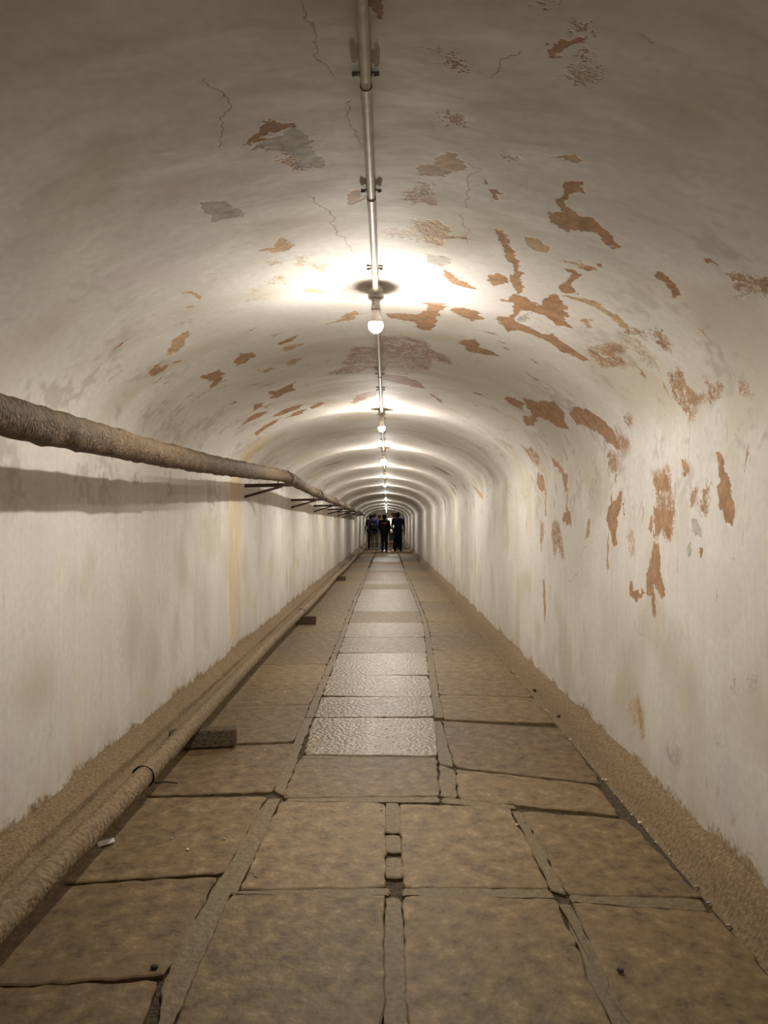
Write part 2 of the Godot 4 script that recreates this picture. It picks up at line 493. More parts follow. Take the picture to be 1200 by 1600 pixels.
	peel("r", [5.053, 3.21, 5.057, 3.13, 5.112, 3.11, 5.170, 3.13, 5.212, 3.08, 5.271, 3.06, 5.280, 3.10, 5.251, 3.15, 5.233, 3.21, 5.288, 3.18, 5.379, 3.17, 5.372, 3.21, 5.304, 3.23, 5.288, 3.31, 5.181, 3.31, 5.118, 3.25])
	peel("r", [5.241, 3.56, 5.232, 3.52, 5.281, 3.50, 5.289, 3.45, 5.266, 3.33, 5.310, 3.41, 5.341, 3.47, 5.310, 3.54])
	peel("r", [4.720, 2.582, 4.729, 2.541, 4.786, 2.513, 4.825, 2.475, 4.897, 2.457, 4.951, 2.440, 4.973, 2.455, 4.964, 2.506, 4.922, 2.555, 4.847, 2.569, 4.831, 2.533, 4.774, 2.556])
	peel("r", [4.721, 2.889, 4.720, 2.843, 4.744, 2.799, 4.790, 2.795, 4.776, 2.856])
	peel("s", [4.836, 2.784, 4.835, 2.720, 4.884, 2.721, 4.922, 2.809])
	peel("s", [4.842, 2.669, 4.816, 2.625, 4.854, 2.626, 4.948, 2.671, 4.909, 2.715])
	peel("r", [4.803, 3.71, 4.800, 3.65, 4.859, 3.66, 4.938, 3.73, 5.019, 3.75, 5.079, 3.73, 5.081, 3.78, 5.006, 3.84, 4.950, 3.90, 4.894, 3.89, 4.855, 3.77])
	peel("r", [4.948, 3.28, 4.948, 3.23, 5.001, 3.24, 5.002, 3.29])
	peel("g", [4.967, 2.786, 4.963, 2.727, 5.007, 2.717, 5.028, 2.775, 4.998, 2.799])
	peel("g", [5.044, 2.836, 5.038, 2.799, 5.089, 2.805, 5.100, 2.832])
	peel("r", [5.066, 2.729, 5.070, 2.706, 5.093, 2.707, 5.091, 2.725])
	peel("r", [4.909, 4.83, 4.868, 4.72, 4.928, 4.63, 4.979, 4.63, 4.970, 4.76, 4.952, 4.87])
	peel("s", [4.942, 5.13, 4.952, 4.98, 5.032, 4.90, 5.171, 4.83, 5.226, 4.88, 5.106, 5.00, 5.219, 5.10, 5.109, 5.13, 5.035, 5.19])
	peel("s", [4.939, 5.56, 4.960, 5.43, 5.078, 5.46, 5.200, 5.54])
	peel("t", [4.948, 4.27, 4.948, 4.21, 5.024, 4.24, 5.072, 4.30, 5.073, 4.34])
	peel("u", [5.004, 3.59, 4.997, 3.52, 5.053, 3.48, 5.115, 3.46, 5.130, 3.52, 5.081, 3.55])
	peel("r", [4.571, 5.65, 4.626, 5.42, 4.727, 5.35, 4.718, 5.56, 4.649, 5.70])
	peel("r", [4.490, 5.15, 4.523, 5.04, 4.592, 4.86, 4.671, 4.72, 4.756, 4.74, 4.753, 4.79, 4.644, 4.86, 4.557, 5.07])
	peel("t", [4.747, 4.74, 4.749, 4.70, 4.876, 4.73, 4.875, 4.77])
	peel("t", [4.707, 5.38, 4.709, 5.33, 4.921, 5.36, 4.921, 5.41])
	peel("s", [4.495, 3.73, 4.527, 3.63, 4.557, 3.54, 4.597, 3.51, 4.630, 3.63, 4.577, 3.70, 4.543, 3.77])
	peel("s", [4.585, 3.88, 4.615, 3.71, 4.669, 3.71, 4.716, 3.82, 4.669, 3.88])
	peel("u", [4.353, 5.76, 4.419, 5.45, 4.513, 5.36, 4.593, 5.33, 4.597, 5.56, 4.502, 5.72])
	peel("t", [5.020, 3.89, 5.020, 3.86, 5.203, 3.88, 5.204, 3.91])
	peel("t", [5.375, 5.48, 5.390, 5.42, 5.599, 5.37, 5.704, 5.42])
	peel("u", [5.792, 3.53, 5.776, 3.44, 5.798, 3.40, 5.837, 3.36, 5.933, 3.36, 5.963, 3.40, 5.918, 3.44, 5.906, 3.53, 5.869, 3.59])
	peel("t", [5.808, 3.49, 5.804, 3.43, 5.856, 3.39, 5.936, 3.37, 5.953, 3.40, 5.905, 3.43])
	peel("G", [5.898, 3.08, 5.847, 2.913, 5.910, 2.914, 5.974, 2.982, 5.934, 3.02])
	peel("G", [5.906, 2.613, 5.887, 2.571, 5.919, 2.572, 5.931, 2.603])
	peel("G", [5.459, 2.369, 5.449, 2.318, 5.482, 2.319, 5.491, 2.361])
	peel("G", [5.704, 2.588, 5.692, 2.548, 5.724, 2.548, 5.736, 2.589])
	peel("G", [5.499, 2.477, 5.498, 2.453, 5.534, 2.457, 5.534, 2.476])
	peel("G", [5.953, 2.494, 5.942, 2.466, 5.972, 2.476, 5.976, 2.495])
	peel("r", [2.849, 1.857, 2.879, 1.806, 2.913, 1.768, 2.966, 1.775, 2.967, 1.807, 2.928, 1.817, 2.900, 1.821, 2.871, 1.849, 2.911, 1.852, 2.884, 1.866])
	peel("g", [2.884, 1.866, 2.930, 1.832, 2.962, 1.806, 2.982, 1.830, 3.006, 1.869, 3.005, 1.924, 3.020, 1.984, 3.039, 2.020, 3.005, 2.012, 2.983, 2.007, 2.964, 1.988, 2.949, 1.935, 2.934, 1.917, 2.895, 1.904, 2.857, 1.882])
	peel("s", [2.910, 1.939, 2.947, 1.919, 2.953, 1.969, 2.983, 2.007, 2.968, 2.027, 2.933, 1.993])
	peel("g", [2.648, 2.141, 2.711, 2.157, 2.731, 2.199, 2.758, 2.230, 2.750, 2.273, 2.685, 2.273, 2.656, 2.285, 2.651, 2.225])
	peel("t", [2.752, 2.559, 2.804, 2.532, 2.830, 2.471, 2.855, 2.485, 2.882, 2.530, 2.859, 2.576, 2.806, 2.591])
	peel("r", [3.070, 2.205, 3.107, 2.175, 3.127, 2.154, 3.135, 2.195, 3.115, 2.227, 3.089, 2.260, 3.075, 2.238])
	peel("u", [2.762, 2.648, 2.795, 2.659, 2.797, 2.702, 2.763, 2.712])
	peel("u", [2.856, 2.645, 2.906, 2.646, 2.903, 2.708, 2.871, 2.745, 2.851, 2.707])
	peel("u", [2.900, 2.729, 2.953, 2.718, 2.978, 2.754, 2.968, 2.820, 2.928, 2.813])
	peel("u", [2.723, 2.857, 2.763, 2.814, 2.810, 2.830, 2.799, 2.911, 2.767, 2.899, 2.736, 2.875])
	peel("u", [2.655, 2.924, 2.701, 2.884, 2.660, 2.966])
	peel("t", [2.403, 2.781, 2.449, 2.797, 2.470, 2.852, 2.443, 2.881, 2.448, 2.833, 2.423, 2.799])
	peel("t", [2.377, 2.942, 2.414, 2.922, 2.422, 2.943, 2.395, 2.959])
	peel("t", [2.855, 3.02, 2.899, 3.02, 2.940, 3.06, 2.920, 3.08, 2.860, 3.05])
	peel("u", [2.964, 3.09, 3.015, 2.997, 3.065, 3.04, 3.079, 3.15, 3.038, 3.24, 2.965, 3.20])
	peel("t", [2.902, 3.65, 2.960, 3.57, 3.005, 3.50, 3.049, 3.43, 3.070, 3.52, 3.042, 3.59, 2.979, 3.60])
	peel("t", [2.127, 3.46, 2.185, 3.40, 2.223, 3.30, 2.304, 3.26, 2.302, 3.32, 2.242, 3.42, 2.203, 3.50, 2.159, 3.48])
	peel("r", [2.017, 3.55, 2.060, 3.50, 2.095, 3.53, 2.053, 3.55, 2.101, 3.60, 2.058, 3.64, 2.010, 3.63])
	peel("r", [2.124, 3.58, 2.163, 3.61, 2.160, 3.63, 2.123, 3.61])
	peel("r", [2.159, 3.99, 2.261, 4.03, 2.278, 4.09, 2.236, 4.24, 2.184, 4.28, 2.139, 4.27, 2.187, 4.17])
	peel("r", [2.354, 4.00, 2.418, 3.87, 2.479, 3.92, 2.477, 3.99, 2.411, 4.08, 2.360, 4.09])
	peel("r", [2.625, 3.87, 2.679, 3.81, 2.752, 3.76, 2.708, 3.85, 2.645, 3.89])
	peel("t", [2.622, 4.01, 2.660, 3.94, 2.762, 3.95, 2.710, 4.00, 2.645, 4.05])
	peel("t", [2.610, 4.30, 2.654, 4.26, 2.697, 4.29, 2.652, 4.36, 2.611, 4.38])
	peel("t", [2.448, 4.35, 2.507, 4.31, 2.536, 4.35, 2.476, 4.41])
	peel("r", [2.386, 4.91, 2.453, 4.98, 2.515, 4.92, 2.607, 4.82, 2.550, 4.98, 2.572, 5.09, 2.500, 5.12, 2.418, 5.20, 2.375, 5.13, 2.414, 5.04])
	peel("r", [2.071, 5.55, 2.139, 5.45, 2.216, 5.42, 2.306, 5.53, 2.219, 5.58, 2.118, 5.55])
	peel("r", [2.254, 5.14, 2.329, 5.17, 2.294, 5.27, 2.217, 5.32])
	peel("r", [2.294, 5.36, 2.359, 5.27, 2.324, 5.38])
	peel("r", [2.077, 6.00, 2.188, 5.94, 2.335, 5.89, 2.245, 6.04, 2.165, 6.05, 2.078, 6.14])
	peel("r", [2.286, 5.75, 2.415, 5.65, 2.554, 5.62, 2.485, 5.77, 2.358, 5.80])
	peel("r", [2.369, 5.96, 2.494, 5.83, 2.564, 5.83, 2.472, 6.01])
	peel("r", [2.584, 5.80, 2.683, 5.67, 2.718, 5.75, 2.592, 5.89])
	peel("r", [2.142, 4.86, 2.194, 4.83, 2.172, 4.90])
	peel("u", [2.591, 3.70, 2.644, 3.67, 2.693, 3.67, 2.638, 3.72, 2.603, 3.73])
	peel("s", [2.940, 4.43, 3.018, 4.12, 3.160, 4.14, 3.155, 4.62, 2.989, 4.77, 2.809, 4.76, 2.917, 4.59])
	peel("r", [2.915, 5.82, 2.986, 5.53, 3.069, 5.42, 3.132, 5.38, 3.122, 5.55, 3.028, 5.72, 2.938, 5.88])
	peel("r", [4.117, 10.30, 4.162, 10.30, 4.221, 10.30, 4.192, 10.30])
	peel("r", [4.046, 10.30, 4.139, 10.30, 4.240, 10.30, 4.328, 10.30, 4.334, 10.30, 4.252, 10.30, 4.151, 10.30])
	peel("t", [4.429, 9.82, 4.501, 9.39, 4.620, 8.90, 4.668, 8.84, 4.654, 9.01, 4.516, 9.69])
	peel("t", [4.167, 10.30, 4.342, 10.30, 4.497, 10.30, 4.589, 10.30, 4.559, 10.30, 4.412, 10.30])
	peel("r", [3.501, 5.34, 3.552, 5.34, 3.578, 5.44, 3.628, 5.52, 3.609, 5.59, 3.550, 5.44])
	peel("s", [4.348, 5.71, 4.385, 5.53, 4.461, 5.45, 4.531, 5.56, 4.472, 5.75, 4.401, 5.78])
	peel("r", [3.303, 6.07, 3.378, 6.09, 3.375, 6.15, 3.315, 6.13])
	peel("r", [3.208, 5.92, 3.279, 5.87, 3.249, 5.95])
	peel("s", [3.299, 10.30, 3.429, 10.30, 3.347, 10.30])
	peel("s", [3.473, 10.30, 3.638, 10.30, 3.542, 10.30])
	crack([3.045, 1.38, 3.052, 1.43, 3.048, 1.47, 3.050, 1.55, 3.083, 1.61])
	crack([2.805, 1.59, 2.829, 1.64, 2.843, 1.68, 2.824, 1.71, 2.801, 1.75, 2.776, 1.87])
	crack([2.965, 2.18, 2.997, 2.24, 3.037, 2.36, 3.019, 2.40, 3.059, 2.52])
	crack([3.125, 1.69, 3.104, 1.72, 3.121, 1.85, 3.140, 1.90])
	crack([3.425, 1.95, 3.451, 1.99, 3.420, 2.04, 3.447, 2.22])
	crack([3.426, 2.27, 3.466, 2.39, 3.469, 2.48])
	crack([3.467, 1.48, 3.442, 1.52, 3.435, 1.59])
	crack([3.505, 5.33, 3.607, 5.57, 3.752, 5.83, 3.948, 6.01, 4.129, 6.18, 4.284, 6.38, 4.388, 6.36])
	crack([2.968, 2.18, 3.013, 2.28, 3.037, 2.36, 3.021, 2.39, 3.050, 2.50, 3.084, 2.64, 3.090, 2.77])
	crack([4.572, 2.80, 4.642, 2.80, 4.743, 2.82])
	crack([5.049, 3.89, 5.104, 3.87, 5.204, 3.90])
	crack([5.258, 4.83, 5.344, 4.70, 5.253, 4.47])
	crack([5.385, 5.48, 5.568, 5.44, 5.704, 5.28])
	crack([5.086, 4.27, 5.122, 4.41, 5.187, 4.44])
	crack([5.418, 3.49, 5.453, 3.47, 5.492, 3.39])

# ------------------------------------------------------------------ shapes

func lathe(points: Array, sides := 24) -> ArrayMesh:
	var st := SurfaceTool.new()
	st.begin(Mesh.PRIMITIVE_TRIANGLES)
	for i in points.size() - 1:
		for k in sides:
			var a0 := TAU * k / sides
			var a1 := TAU * (k + 1) / sides
			var r0: float = points[i][0]
			var r1: float = points[i + 1][0]
			var y0: float = points[i][1]
			var y1: float = points[i + 1][1]
			st.set_smooth_group(i if points[i].size() < 3 else int(points[i][2]))
			var p := [Vector3(cos(a0) * r0, y0, sin(a0) * r0), Vector3(cos(a1) * r0, y0, sin(a1) * r0), Vector3(cos(a1) * r1, y1, sin(a1) * r1), Vector3(cos(a0) * r1, y1, sin(a0) * r1)]
			quad(st, p[3], p[2], p[1], p[0])
	st.generate_normals()
	return st.commit()

func tube(path: Array, radius: float, sides := 16, rough := 0.0, seed_ := 1, ends := true) -> ArrayMesh:
	# a round bar along a path; rough makes its skin lumpy
	var lump := make_noise(seed_, 9.0, 3)
	var v := PackedVector3Array()
	var nn := PackedVector3Array()
	var ix := PackedInt32Array()
	for j in path.size():
		var p: Vector3 = path[j]
		var ahead: Vector3 = (path[mini(j + 1, path.size() - 1)] - path[maxi(j - 1, 0)]).normalized()
		var side := ahead.cross(Vector3.UP if absf(ahead.y) < 0.9 else Vector3.RIGHT).normalized()
		var up := side.cross(ahead).normalized()
		for k in sides:
			var a := TAU * k / sides
			var n := side * cos(a) + up * sin(a)
			v.append(p + n * (radius + rough * lump.get_noise_3dv(p + n * radius)))
			nn.append(n)
	for j in path.size() - 1:
		for k in sides:
			var a := j * sides + k
			var b := j * sides + (k + 1) % sides
			ix.append_array([a, b, a + sides, b, b + sides, a + sides])
	if ends:
		for j in [0, path.size() - 1]:
			var p: Vector3 = path[j]
			var q: Vector3 = path[1] if j == 0 else path[j - 1]
			var n := (p - q).normalized()
			var c := v.size()
			v.append(p)
			nn.append(n)
			for k in sides:
				v.append(v[j * sides + k])
				nn.append(n)
			for k in sides:
				ix.append_array([c, c + 1 + k, c + 1 + (k + 1) % sides] if j == 0 else [c, c + 1 + (k + 1) % sides, c + 1 + k])
	if rough > 0.0:
		for i in path.size() * sides:
			nn[i] = Vector3.ZERO
		for t in range(0, (path.size() - 1) * sides * 6, 3):
			var n := (v[ix[t + 2]] - v[ix[t]]).cross(v[ix[t + 1]] - v[ix[t]])
			for q in 3:
				nn[ix[t + q]] += n
		for i in path.size() * sides:
			nn[i] = nn[i].normalized()
	var am := ArrayMesh.new()
	add_surface(am, v, nn, PackedVector2Array(), ix)
	return am

func box_mesh(size: Vector3, bevel: float, jitter := 0.0) -> ArrayMesh:
	# a box with chamfered edges, its base at y = 0; jitter wears its corners
	var h := size / 2.0
	var st := SurfaceTool.new()
	st.begin(Mesh.PRIMITIVE_TRIANGLES)
	st.set_smooth_group(-1)
	var pts := {}
	var corner := func(sx: float, sy: float, sz: float, axis: int) -> Vector3:
		var key := Vector3(sx, sy, sz)
		if not pts.has(key):
			pts[key] = Vector3(rng.randf() - 0.5, rng.randf() - 0.5, rng.randf() - 0.5) * jitter
		var q := h - Vector3.ONE * bevel
		q[axis] = h[axis]
		return Vector3(sx * q.x, sy * q.y + h.y, sz * q.z) + pts[key]
	for axis in 3:
		var u := (axis + 1) % 3
		var w := (axis + 2) % 3
		for sg in [-1.0, 1.0]:
			var c := []
			for uv in [[-1.0, -1.0], [1.0, -1.0], [1.0, 1.0], [-1.0, 1.0]]:
				var s := Vector3.ZERO
				s[axis] = sg
				s[u] = uv[0]
				s[w] = uv[1]
				c.append(corner.call(s.x, s.y, s.z, axis))
			if sg > 0:
				c.reverse()
			quad(st, c[0], c[1], c[2], c[3])
		for su in [-1.0, 1.0]:
			for sw in [-1.0, 1.0]:
				var c := []
				for pair in [[-1.0, u], [1.0, u], [1.0, w], [-1.0, w]]:
					var s := Vector3.ZERO
					s[axis] = pair[0]
					s[u] = su
					s[w] = sw
					c.append(corner.call(s.x, s.y, s.z, pair[1]))
				if su * sw > 0:
					c.reverse()
				quad(st, c[0], c[1], c[2], c[3])
	for sx in [-1.0, 1.0]:
		for sy in [-1.0, 1.0]:
			for sz in [-1.0, 1.0]:
				var c := [corner.call(sx, sy, sz, 0), corner.call(sx, sy, sz, 1), corner.call(sx, sy, sz, 2)]
				if sx * sy * sz < 0:
					c.reverse()
				for p in c:
					st.add_vertex(p)
	st.generate_normals()
	return st.commit()

func bar_between(a: Vector3, b: Vector3, w: float, t: float) -> ArrayMesh:
	var m := box_mesh(Vector3(w, a.distance_to(b), t), minf(w, t) * 0.15)
	var y := (b - a).normalized()
	var x := y.cross(Vector3.FORWARD).normalized()
	var st := SurfaceTool.new()
	st.begin(Mesh.PRIMITIVE_TRIANGLES)
	st.append_from(m, 0, Transform3D(Basis(x, y, x.cross(y)), a))
	return st.commit()

func pebble_mesh(size: Vector3, seed_: int) -> ArrayMesh:
	var lump := make_noise(seed_, 1.1, 2)
	var st := SurfaceTool.new()
	st.begin(Mesh.PRIMITIVE_TRIANGLES)
	var at := func(i: int, k: int) -> Vector3:
		var th := PI * i / 6.0
		var ph := TAU * (k % 8) / 8.0
		var n := Vector3(sin(th) * cos(ph), cos(th), sin(th) * sin(ph))
		return (n * (1.0 + 0.45 * lump.get_noise_3dv(n)) * size) + Vector3(0, size.y * 0.8, 0)
	for i in 6:
		for k in 8:
			quad(st, at.call(i, k), at.call(i, k + 1), at.call(i + 1, k + 1), at.call(i + 1, k))
	st.generate_normals()
	return st.commit()

func slab_mesh(corners: Array, top: float, jag: float, step: float, deep := 0.03, grow := 0.0) -> ArrayMesh:
	# corners as (x, d); a flagstone with worn, ragged edges
	var ring := PackedVector2Array()
	var c := Vector2.ZERO
	for k in corners.size():
		c += Vector2(corners[k][0], corners[k][1]) / corners.size()
	for k in corners.size():
		var a := Vector2(corners[k][0], corners[k][1])
		var b := Vector2(corners[(k + 1) % corners.size()][0], corners[(k + 1) % corners.size()][1])
		var n := maxi(int(a.distance_to(b) / step), 2)
		for i in n:
			var p := a.lerp(b, float(i) / n)
			if i == 0:
				p = p.lerp(c, jag * 1.2 / maxf(p.distance_to(c), 0.05))
			p += Vector2(edge_noise.get_noise_2d(p.x + top * 900.0, p.y), edge_noise.get_noise_2d(p.x + 33.0, p.y + top * 900.0)) * jag * 2.0
			ring.append(p + (p - c).normalized() * grow)
	var st := SurfaceTool.new()
	st.begin(Mesh.PRIMITIVE_TRIANGLES)
	var n := ring.size()
	var low := func(p: Vector2, out: float, y: float) -> Vector3:
		var q := p + (p - c).normalized() * out
		return Vector3(q.x, y, -q.y)
	var tilt := Vector2(edge_noise.get_noise_2d(c.x * 3.0, c.y), edge_noise.get_noise_2d(c.x, c.y * 3.0)) * 0.007
	for i in n:
		var p := ring[i]
		var q := ring[(i + 1) % n]
		var yp := top + tilt.dot(p - c)
		var yq := top + tilt.dot(q - c)
		st.set_smooth_group(-1)
		for t in [Vector3(c.x, top, -c.y), low.call(p, -0.006, yp), low.call(q, -0.006, yq)]:
			st.add_vertex(t)
		quad(st, low.call(p, -0.006, yp), low.call(p, 0.0, yp - 0.004), low.call(q, 0.0, yq - 0.004), low.call(q, -0.006, yq))
		st.set_smooth_group(-1)
		quad(st, low.call(p, 0.0, yp - 0.004), low.call(p, 0.0, top - deep), low.call(q, 0.0, top - deep), low.call(q, 0.0, yq - 0.004))
	st.generate_normals()
	return st.commit()

func extrude_rough(section: Array, d_from: float, d_to: float, seed_: int, amount: float) -> ArrayMesh:
	# a rough mortar fillet run along the tunnel; section as (x, y), closed underneath
	var lump := make_noise(seed_, 5.0, 4)
	var ds := []
	var d := d_from
	while d < d_to:
		ds.append(d)
		d += 0.05 if d < 8.0 else (0.12 if d < 18.0 else 0.4)
	ds.append(d_to)
	var pts := []
	for k in section.size() - 1:
		for t in 4:
			pts.append(Vector2(section[k][0], section[k][1]).lerp(Vector2(section[k + 1][0], section[k + 1][1]), t / 4.0))
	pts.append(Vector2(section[-1][0], section[-1][1]))
	var v := PackedVector3Array()
	for q in ds:
		for p in pts:
			var n := lump.get_noise_3d(p.x * 2.0, p.y * 2.0, q) * amount
			v.append(Vector3(p.x + n, p.y + n * 0.8, -q))
	var st := SurfaceTool.new()
	st.begin(Mesh.PRIMITIVE_TRIANGLES)
	st.set_smooth_group(0)
	var w := pts.size()
	for p in v:
		st.add_vertex(p)
	for j in ds.size() - 1:
		for i in w - 1:
			var a := j * w + i
			for q in [a, a + 1, a + w, a + 1, a + w + 1, a + w]:
				st.add_index(q)
	st.generate_normals()
	return st.commit()

# ------------------------------------------------------------------ figures: tapered capsules joined by a smooth minimum, meshed as surface nets

func net(caps: Array, cell: float, k: float, cuts := []) -> ArrayMesh:
	var lo := Vector3.ONE * 1e9
	var hi := -lo
	for c in caps:
		var r := maxf(c[2], c[3]) + cell * 3.0
		lo = lo.min(c[0] - Vector3.ONE * r).min(c[1] - Vector3.ONE * r)
		hi = hi.max(c[0] + Vector3.ONE * r).max(c[1] + Vector3.ONE * r)
	var nx := int((hi.x - lo.x) / cell) + 2
	var ny := int((hi.y - lo.y) / cell) + 2
	var nz := int((hi.z - lo.z) / cell) + 2
	var f := PackedFloat32Array()
	f.resize(nx * ny * nz)
	f.fill(1.0)
	for c in caps:
		var a: Vector3 = c[0]
		var b: Vector3 = c[1]
		var ra: float = c[2]
		var rb: float = c[3]
		var r := maxf(ra, rb) + k + cell * 2.5
		var l := ((a.min(b) - Vector3.ONE * r - lo) / cell).floor()
		var h := ((a.max(b) + Vector3.ONE * r - lo) / cell).ceil()
		var ab := b - a
		var len2 := maxf(ab.length_squared(), 1e-9)
		for z in range(maxi(int(l.z), 0), mini(int(h.z), nz - 1) + 1):
			for y in range(maxi(int(l.y), 0), mini(int(h.y), ny - 1) + 1):
				var at := (z * ny + y) * nx
				for x in range(maxi(int(l.x), 0), mini(int(h.x), nx - 1) + 1):
					var p := lo + Vector3(x, y, z) * cell - a
					var t := clampf(p.dot(ab) / len2, 0.0, 1.0)
					var dist := (p - ab * t).length() - lerpf(ra, rb, t)
					var old := f[at + x]
					var m := maxf(k - absf(old - dist), 0.0) / k
					f[at + x] = minf(old, dist) - m * m * k * 0.25
	for cut in cuts:
		var n: Vector3 = cut[0]
		for z in nz:
			for y in ny:
				for x in nx:
					var at := (z * ny + y) * nx + x
					f[at] = maxf(f[at], n.dot(lo + Vector3(x, y, z) * cell) - cut[1])
	var ids := PackedInt32Array()
	ids.resize(nx * ny * nz)
	ids.fill(-1)
	var v := PackedVector3Array()
	var nn := PackedVector3Array()
	var ix := PackedInt32Array()
	var step := [1, nx, nx * ny]
	for z in nz - 1:
		for y in ny - 1:
			for x in nx - 1:
				var at := (z * ny + y) * nx + x
				var e := [f[at], f[at + 1], f[at + nx], f[at + nx + 1], f[at + step[2]], f[at + step[2] + 1], f[at + step[2] + nx], f[at + step[2] + nx + 1]]
				var inside := 0
				for q in 8:
					if e[q] < 0.0:
						inside += 1
				if inside == 0 or inside == 8:
					continue
				var sum := Vector3.ZERO
				var count := 0
				for pair in [[0, 1], [2, 3], [4, 5], [6, 7], [0, 2], [1, 3], [4, 6], [5, 7], [0, 4], [1, 5], [2, 6], [3, 7]]:
					var fa: float = e[pair[0]]
					var fb: float = e[pair[1]]
					if (fa < 0.0) != (fb < 0.0):
						var t := fa / (fa - fb)
						var pa := Vector3(pair[0] & 1, (pair[0] >> 1) & 1, pair[0] >> 2)
						var pb := Vector3(pair[1] & 1, (pair[1] >> 1) & 1, pair[1] >> 2)
						sum += pa.lerp(pb, t)
						count += 1
				ids[at] = v.size()
				v.append(lo + (Vector3(x, y, z) + sum / count) * cell)
				nn.append(Vector3(e[1] + e[3] + e[5] + e[7] - e[0] - e[2] - e[4] - e[6], e[2] + e[3] + e[6] + e[7] - e[0] - e[1] - e[4] - e[5], e[4] + e[5] + e[6] + e[7] - e[0] - e[1] - e[2] - e[3]).normalized())
	for z in range(1, nz - 1):
		for y in range(1, ny - 1):
			for x in range(1, nx - 1):
				var at := (z * ny + y) * nx + x
				for axis in 3:
					var a := f[at]
					var b := f[at + step[axis]]
					if (a < 0.0) == (b < 0.0):
						continue
					var u: int = step[(axis + 1) % 3]
					var w: int = step[(axis + 2) % 3]
					var q := [ids[at - u - w], ids[at - w], ids[at], ids[at - u]]
					if q.min() < 0:
						continue
					if a < 0.0:
						q.reverse()
					ix.append_array([q[0], q[1], q[2], q[0], q[2], q[3]])
	var am := ArrayMesh.new()
	add_surface(am, v, nn, PackedVector2Array(), ix)
	return am

func V(x: float, y: float, z: float) -> Vector3:
	return Vector3(x, y, z)

func hand_mesh() -> ArrayMesh:
	# a relaxed right hand hanging from the wrist at the origin: fingers down, thumb forward (-z), back of the hand outwards (+x)
	var c := [[V(0, 0.02, 0), V(0, -0.02, 0), 0.022, 0.021]]
	for q in 4:
		var z := -0.03 + 0.02 * q
		var l: float = [0.9, 1.0, 0.95, 0.75][q]
		c.append([V(0, -0.02, z * 0.5), V(0.002, -0.085, z), 0.014, 0.012])
		c.append([V(0.002, -0.085, z), V(-0.004, -0.085 - 0.042 * l, z * 1.05), 0.0095, 0.0085])
		c.append([V(-0.004, -0.085 - 0.042 * l, z * 1.05), V(-0.018, -0.085 - 0.07 * l, z * 1.05), 0.0085, 0.008])
		c.append([V(-0.018, -0.085 - 0.07 * l, z * 1.05), V(-0.032, -0.085 - 0.086 * l, z * 1.05), 0.008, 0.007])
	c.append([V(0, -0.03, -0.018), V(-0.008, -0.058, -0.046), 0.014, 0.011])
	c.append([V(-0.008, -0.058, -0.046), V(-0.016, -0.095, -0.052), 0.0105, 0.0085])
	return net(c, 0.0045, 0.004)

func head_mesh() -> ArrayMesh:
	# origin at the top of the neck; the face looks towards -z
	var c := [
		[V(0, 0.125, 0.02), V(0, 0.12, -0.03), 0.083, 0.074], [V(-0.012, 0.10, 0.015), V(0.012, 0.10, 0.015), 0.08, 0.08],
		[V(0, 0.05, -0.045), V(0, 0.02, -0.062), 0.058, 0.036], [V(-0.028, 0.035, -0.03), V(0.028, 0.035, -0.03), 0.04, 0.04],
		[V(0, 0.085, -0.098), V(0, 0.05, -0.118), 0.010, 0.016], [V(-0.014, 0.047, -0.106), V(0.014, 0.047, -0.106), 0.009, 0.009],
		[V(-0.045, 0.102, -0.085), V(0.045, 0.102, -0.085), 0.016, 0.016],
		[V(-0.034, 0.07, -0.08), V(-0.03, 0.068, -0.082), 0.02, 0.02], [V(0.034, 0.07, -0.08), V(0.03, 0.068, -0.082), 0.02, 0.02],
		[V(-0.02, 0.021, -0.093), V(0.02, 0.021, -0.093), 0.008, 0.008], [V(-0.017, 0.010, -0.090), V(0.017, 0.010, -0.090), 0.009, 0.009],
		[V(-0.082, 0.095, 0.005), V(-0.088, 0.055, -0.002), 0.014, 0.010], [V(0.082, 0.095, 0.005), V(0.088, 0.055, -0.002), 0.014, 0.010],
		[V(0, 0.05, 0.01), V(0, -0.05, 0.02), 0.058, 0.052],
	]
	return net(c, 0.006, 0.014)

func hair_mesh(kind: String) -> ArrayMesh:
	var c := [[V(0, 0.135, 0.02), V(0, 0.13, -0.03), 0.09, 0.08], [V(0, 0.09, 0.03), V(0, 0.10, 0.02), 0.086, 0.088]]
	if kind == "bushy":
		c = [[V(0, 0.14, 0.02), V(0, 0.14, -0.025), 0.102, 0.09], [V(0, 0.08, 0.03), V(0, 0.1, 0.02), 0.098, 0.1]]
	if kind == "bun":
		c.append([V(0.0, 0.16, 0.11), V(0, 0.155, 0.12), 0.04, 0.04])
	if kind == "cap":
		c = [[V(0, 0.15, 0.015), V(0, 0.145, -0.03), 0.09, 0.083]]
		return net(c, 0.01, 0.02, [[V(0, -1, 0.15).normalized(), -0.125]])
	return net(c, 0.008, 0.02, [[V(0, -0.75, -0.66).normalized(), -0.06]])

var head_shape: ArrayMesh
var hand_shape: ArrayMesh

func joined(parts: Array) -> ArrayMesh:
	var st := SurfaceTool.new()
	st.begin(Mesh.PRIMITIVE_TRIANGLES)
	for p in parts:
		st.append_from(p[0], 0, p[1])
	return st.commit()

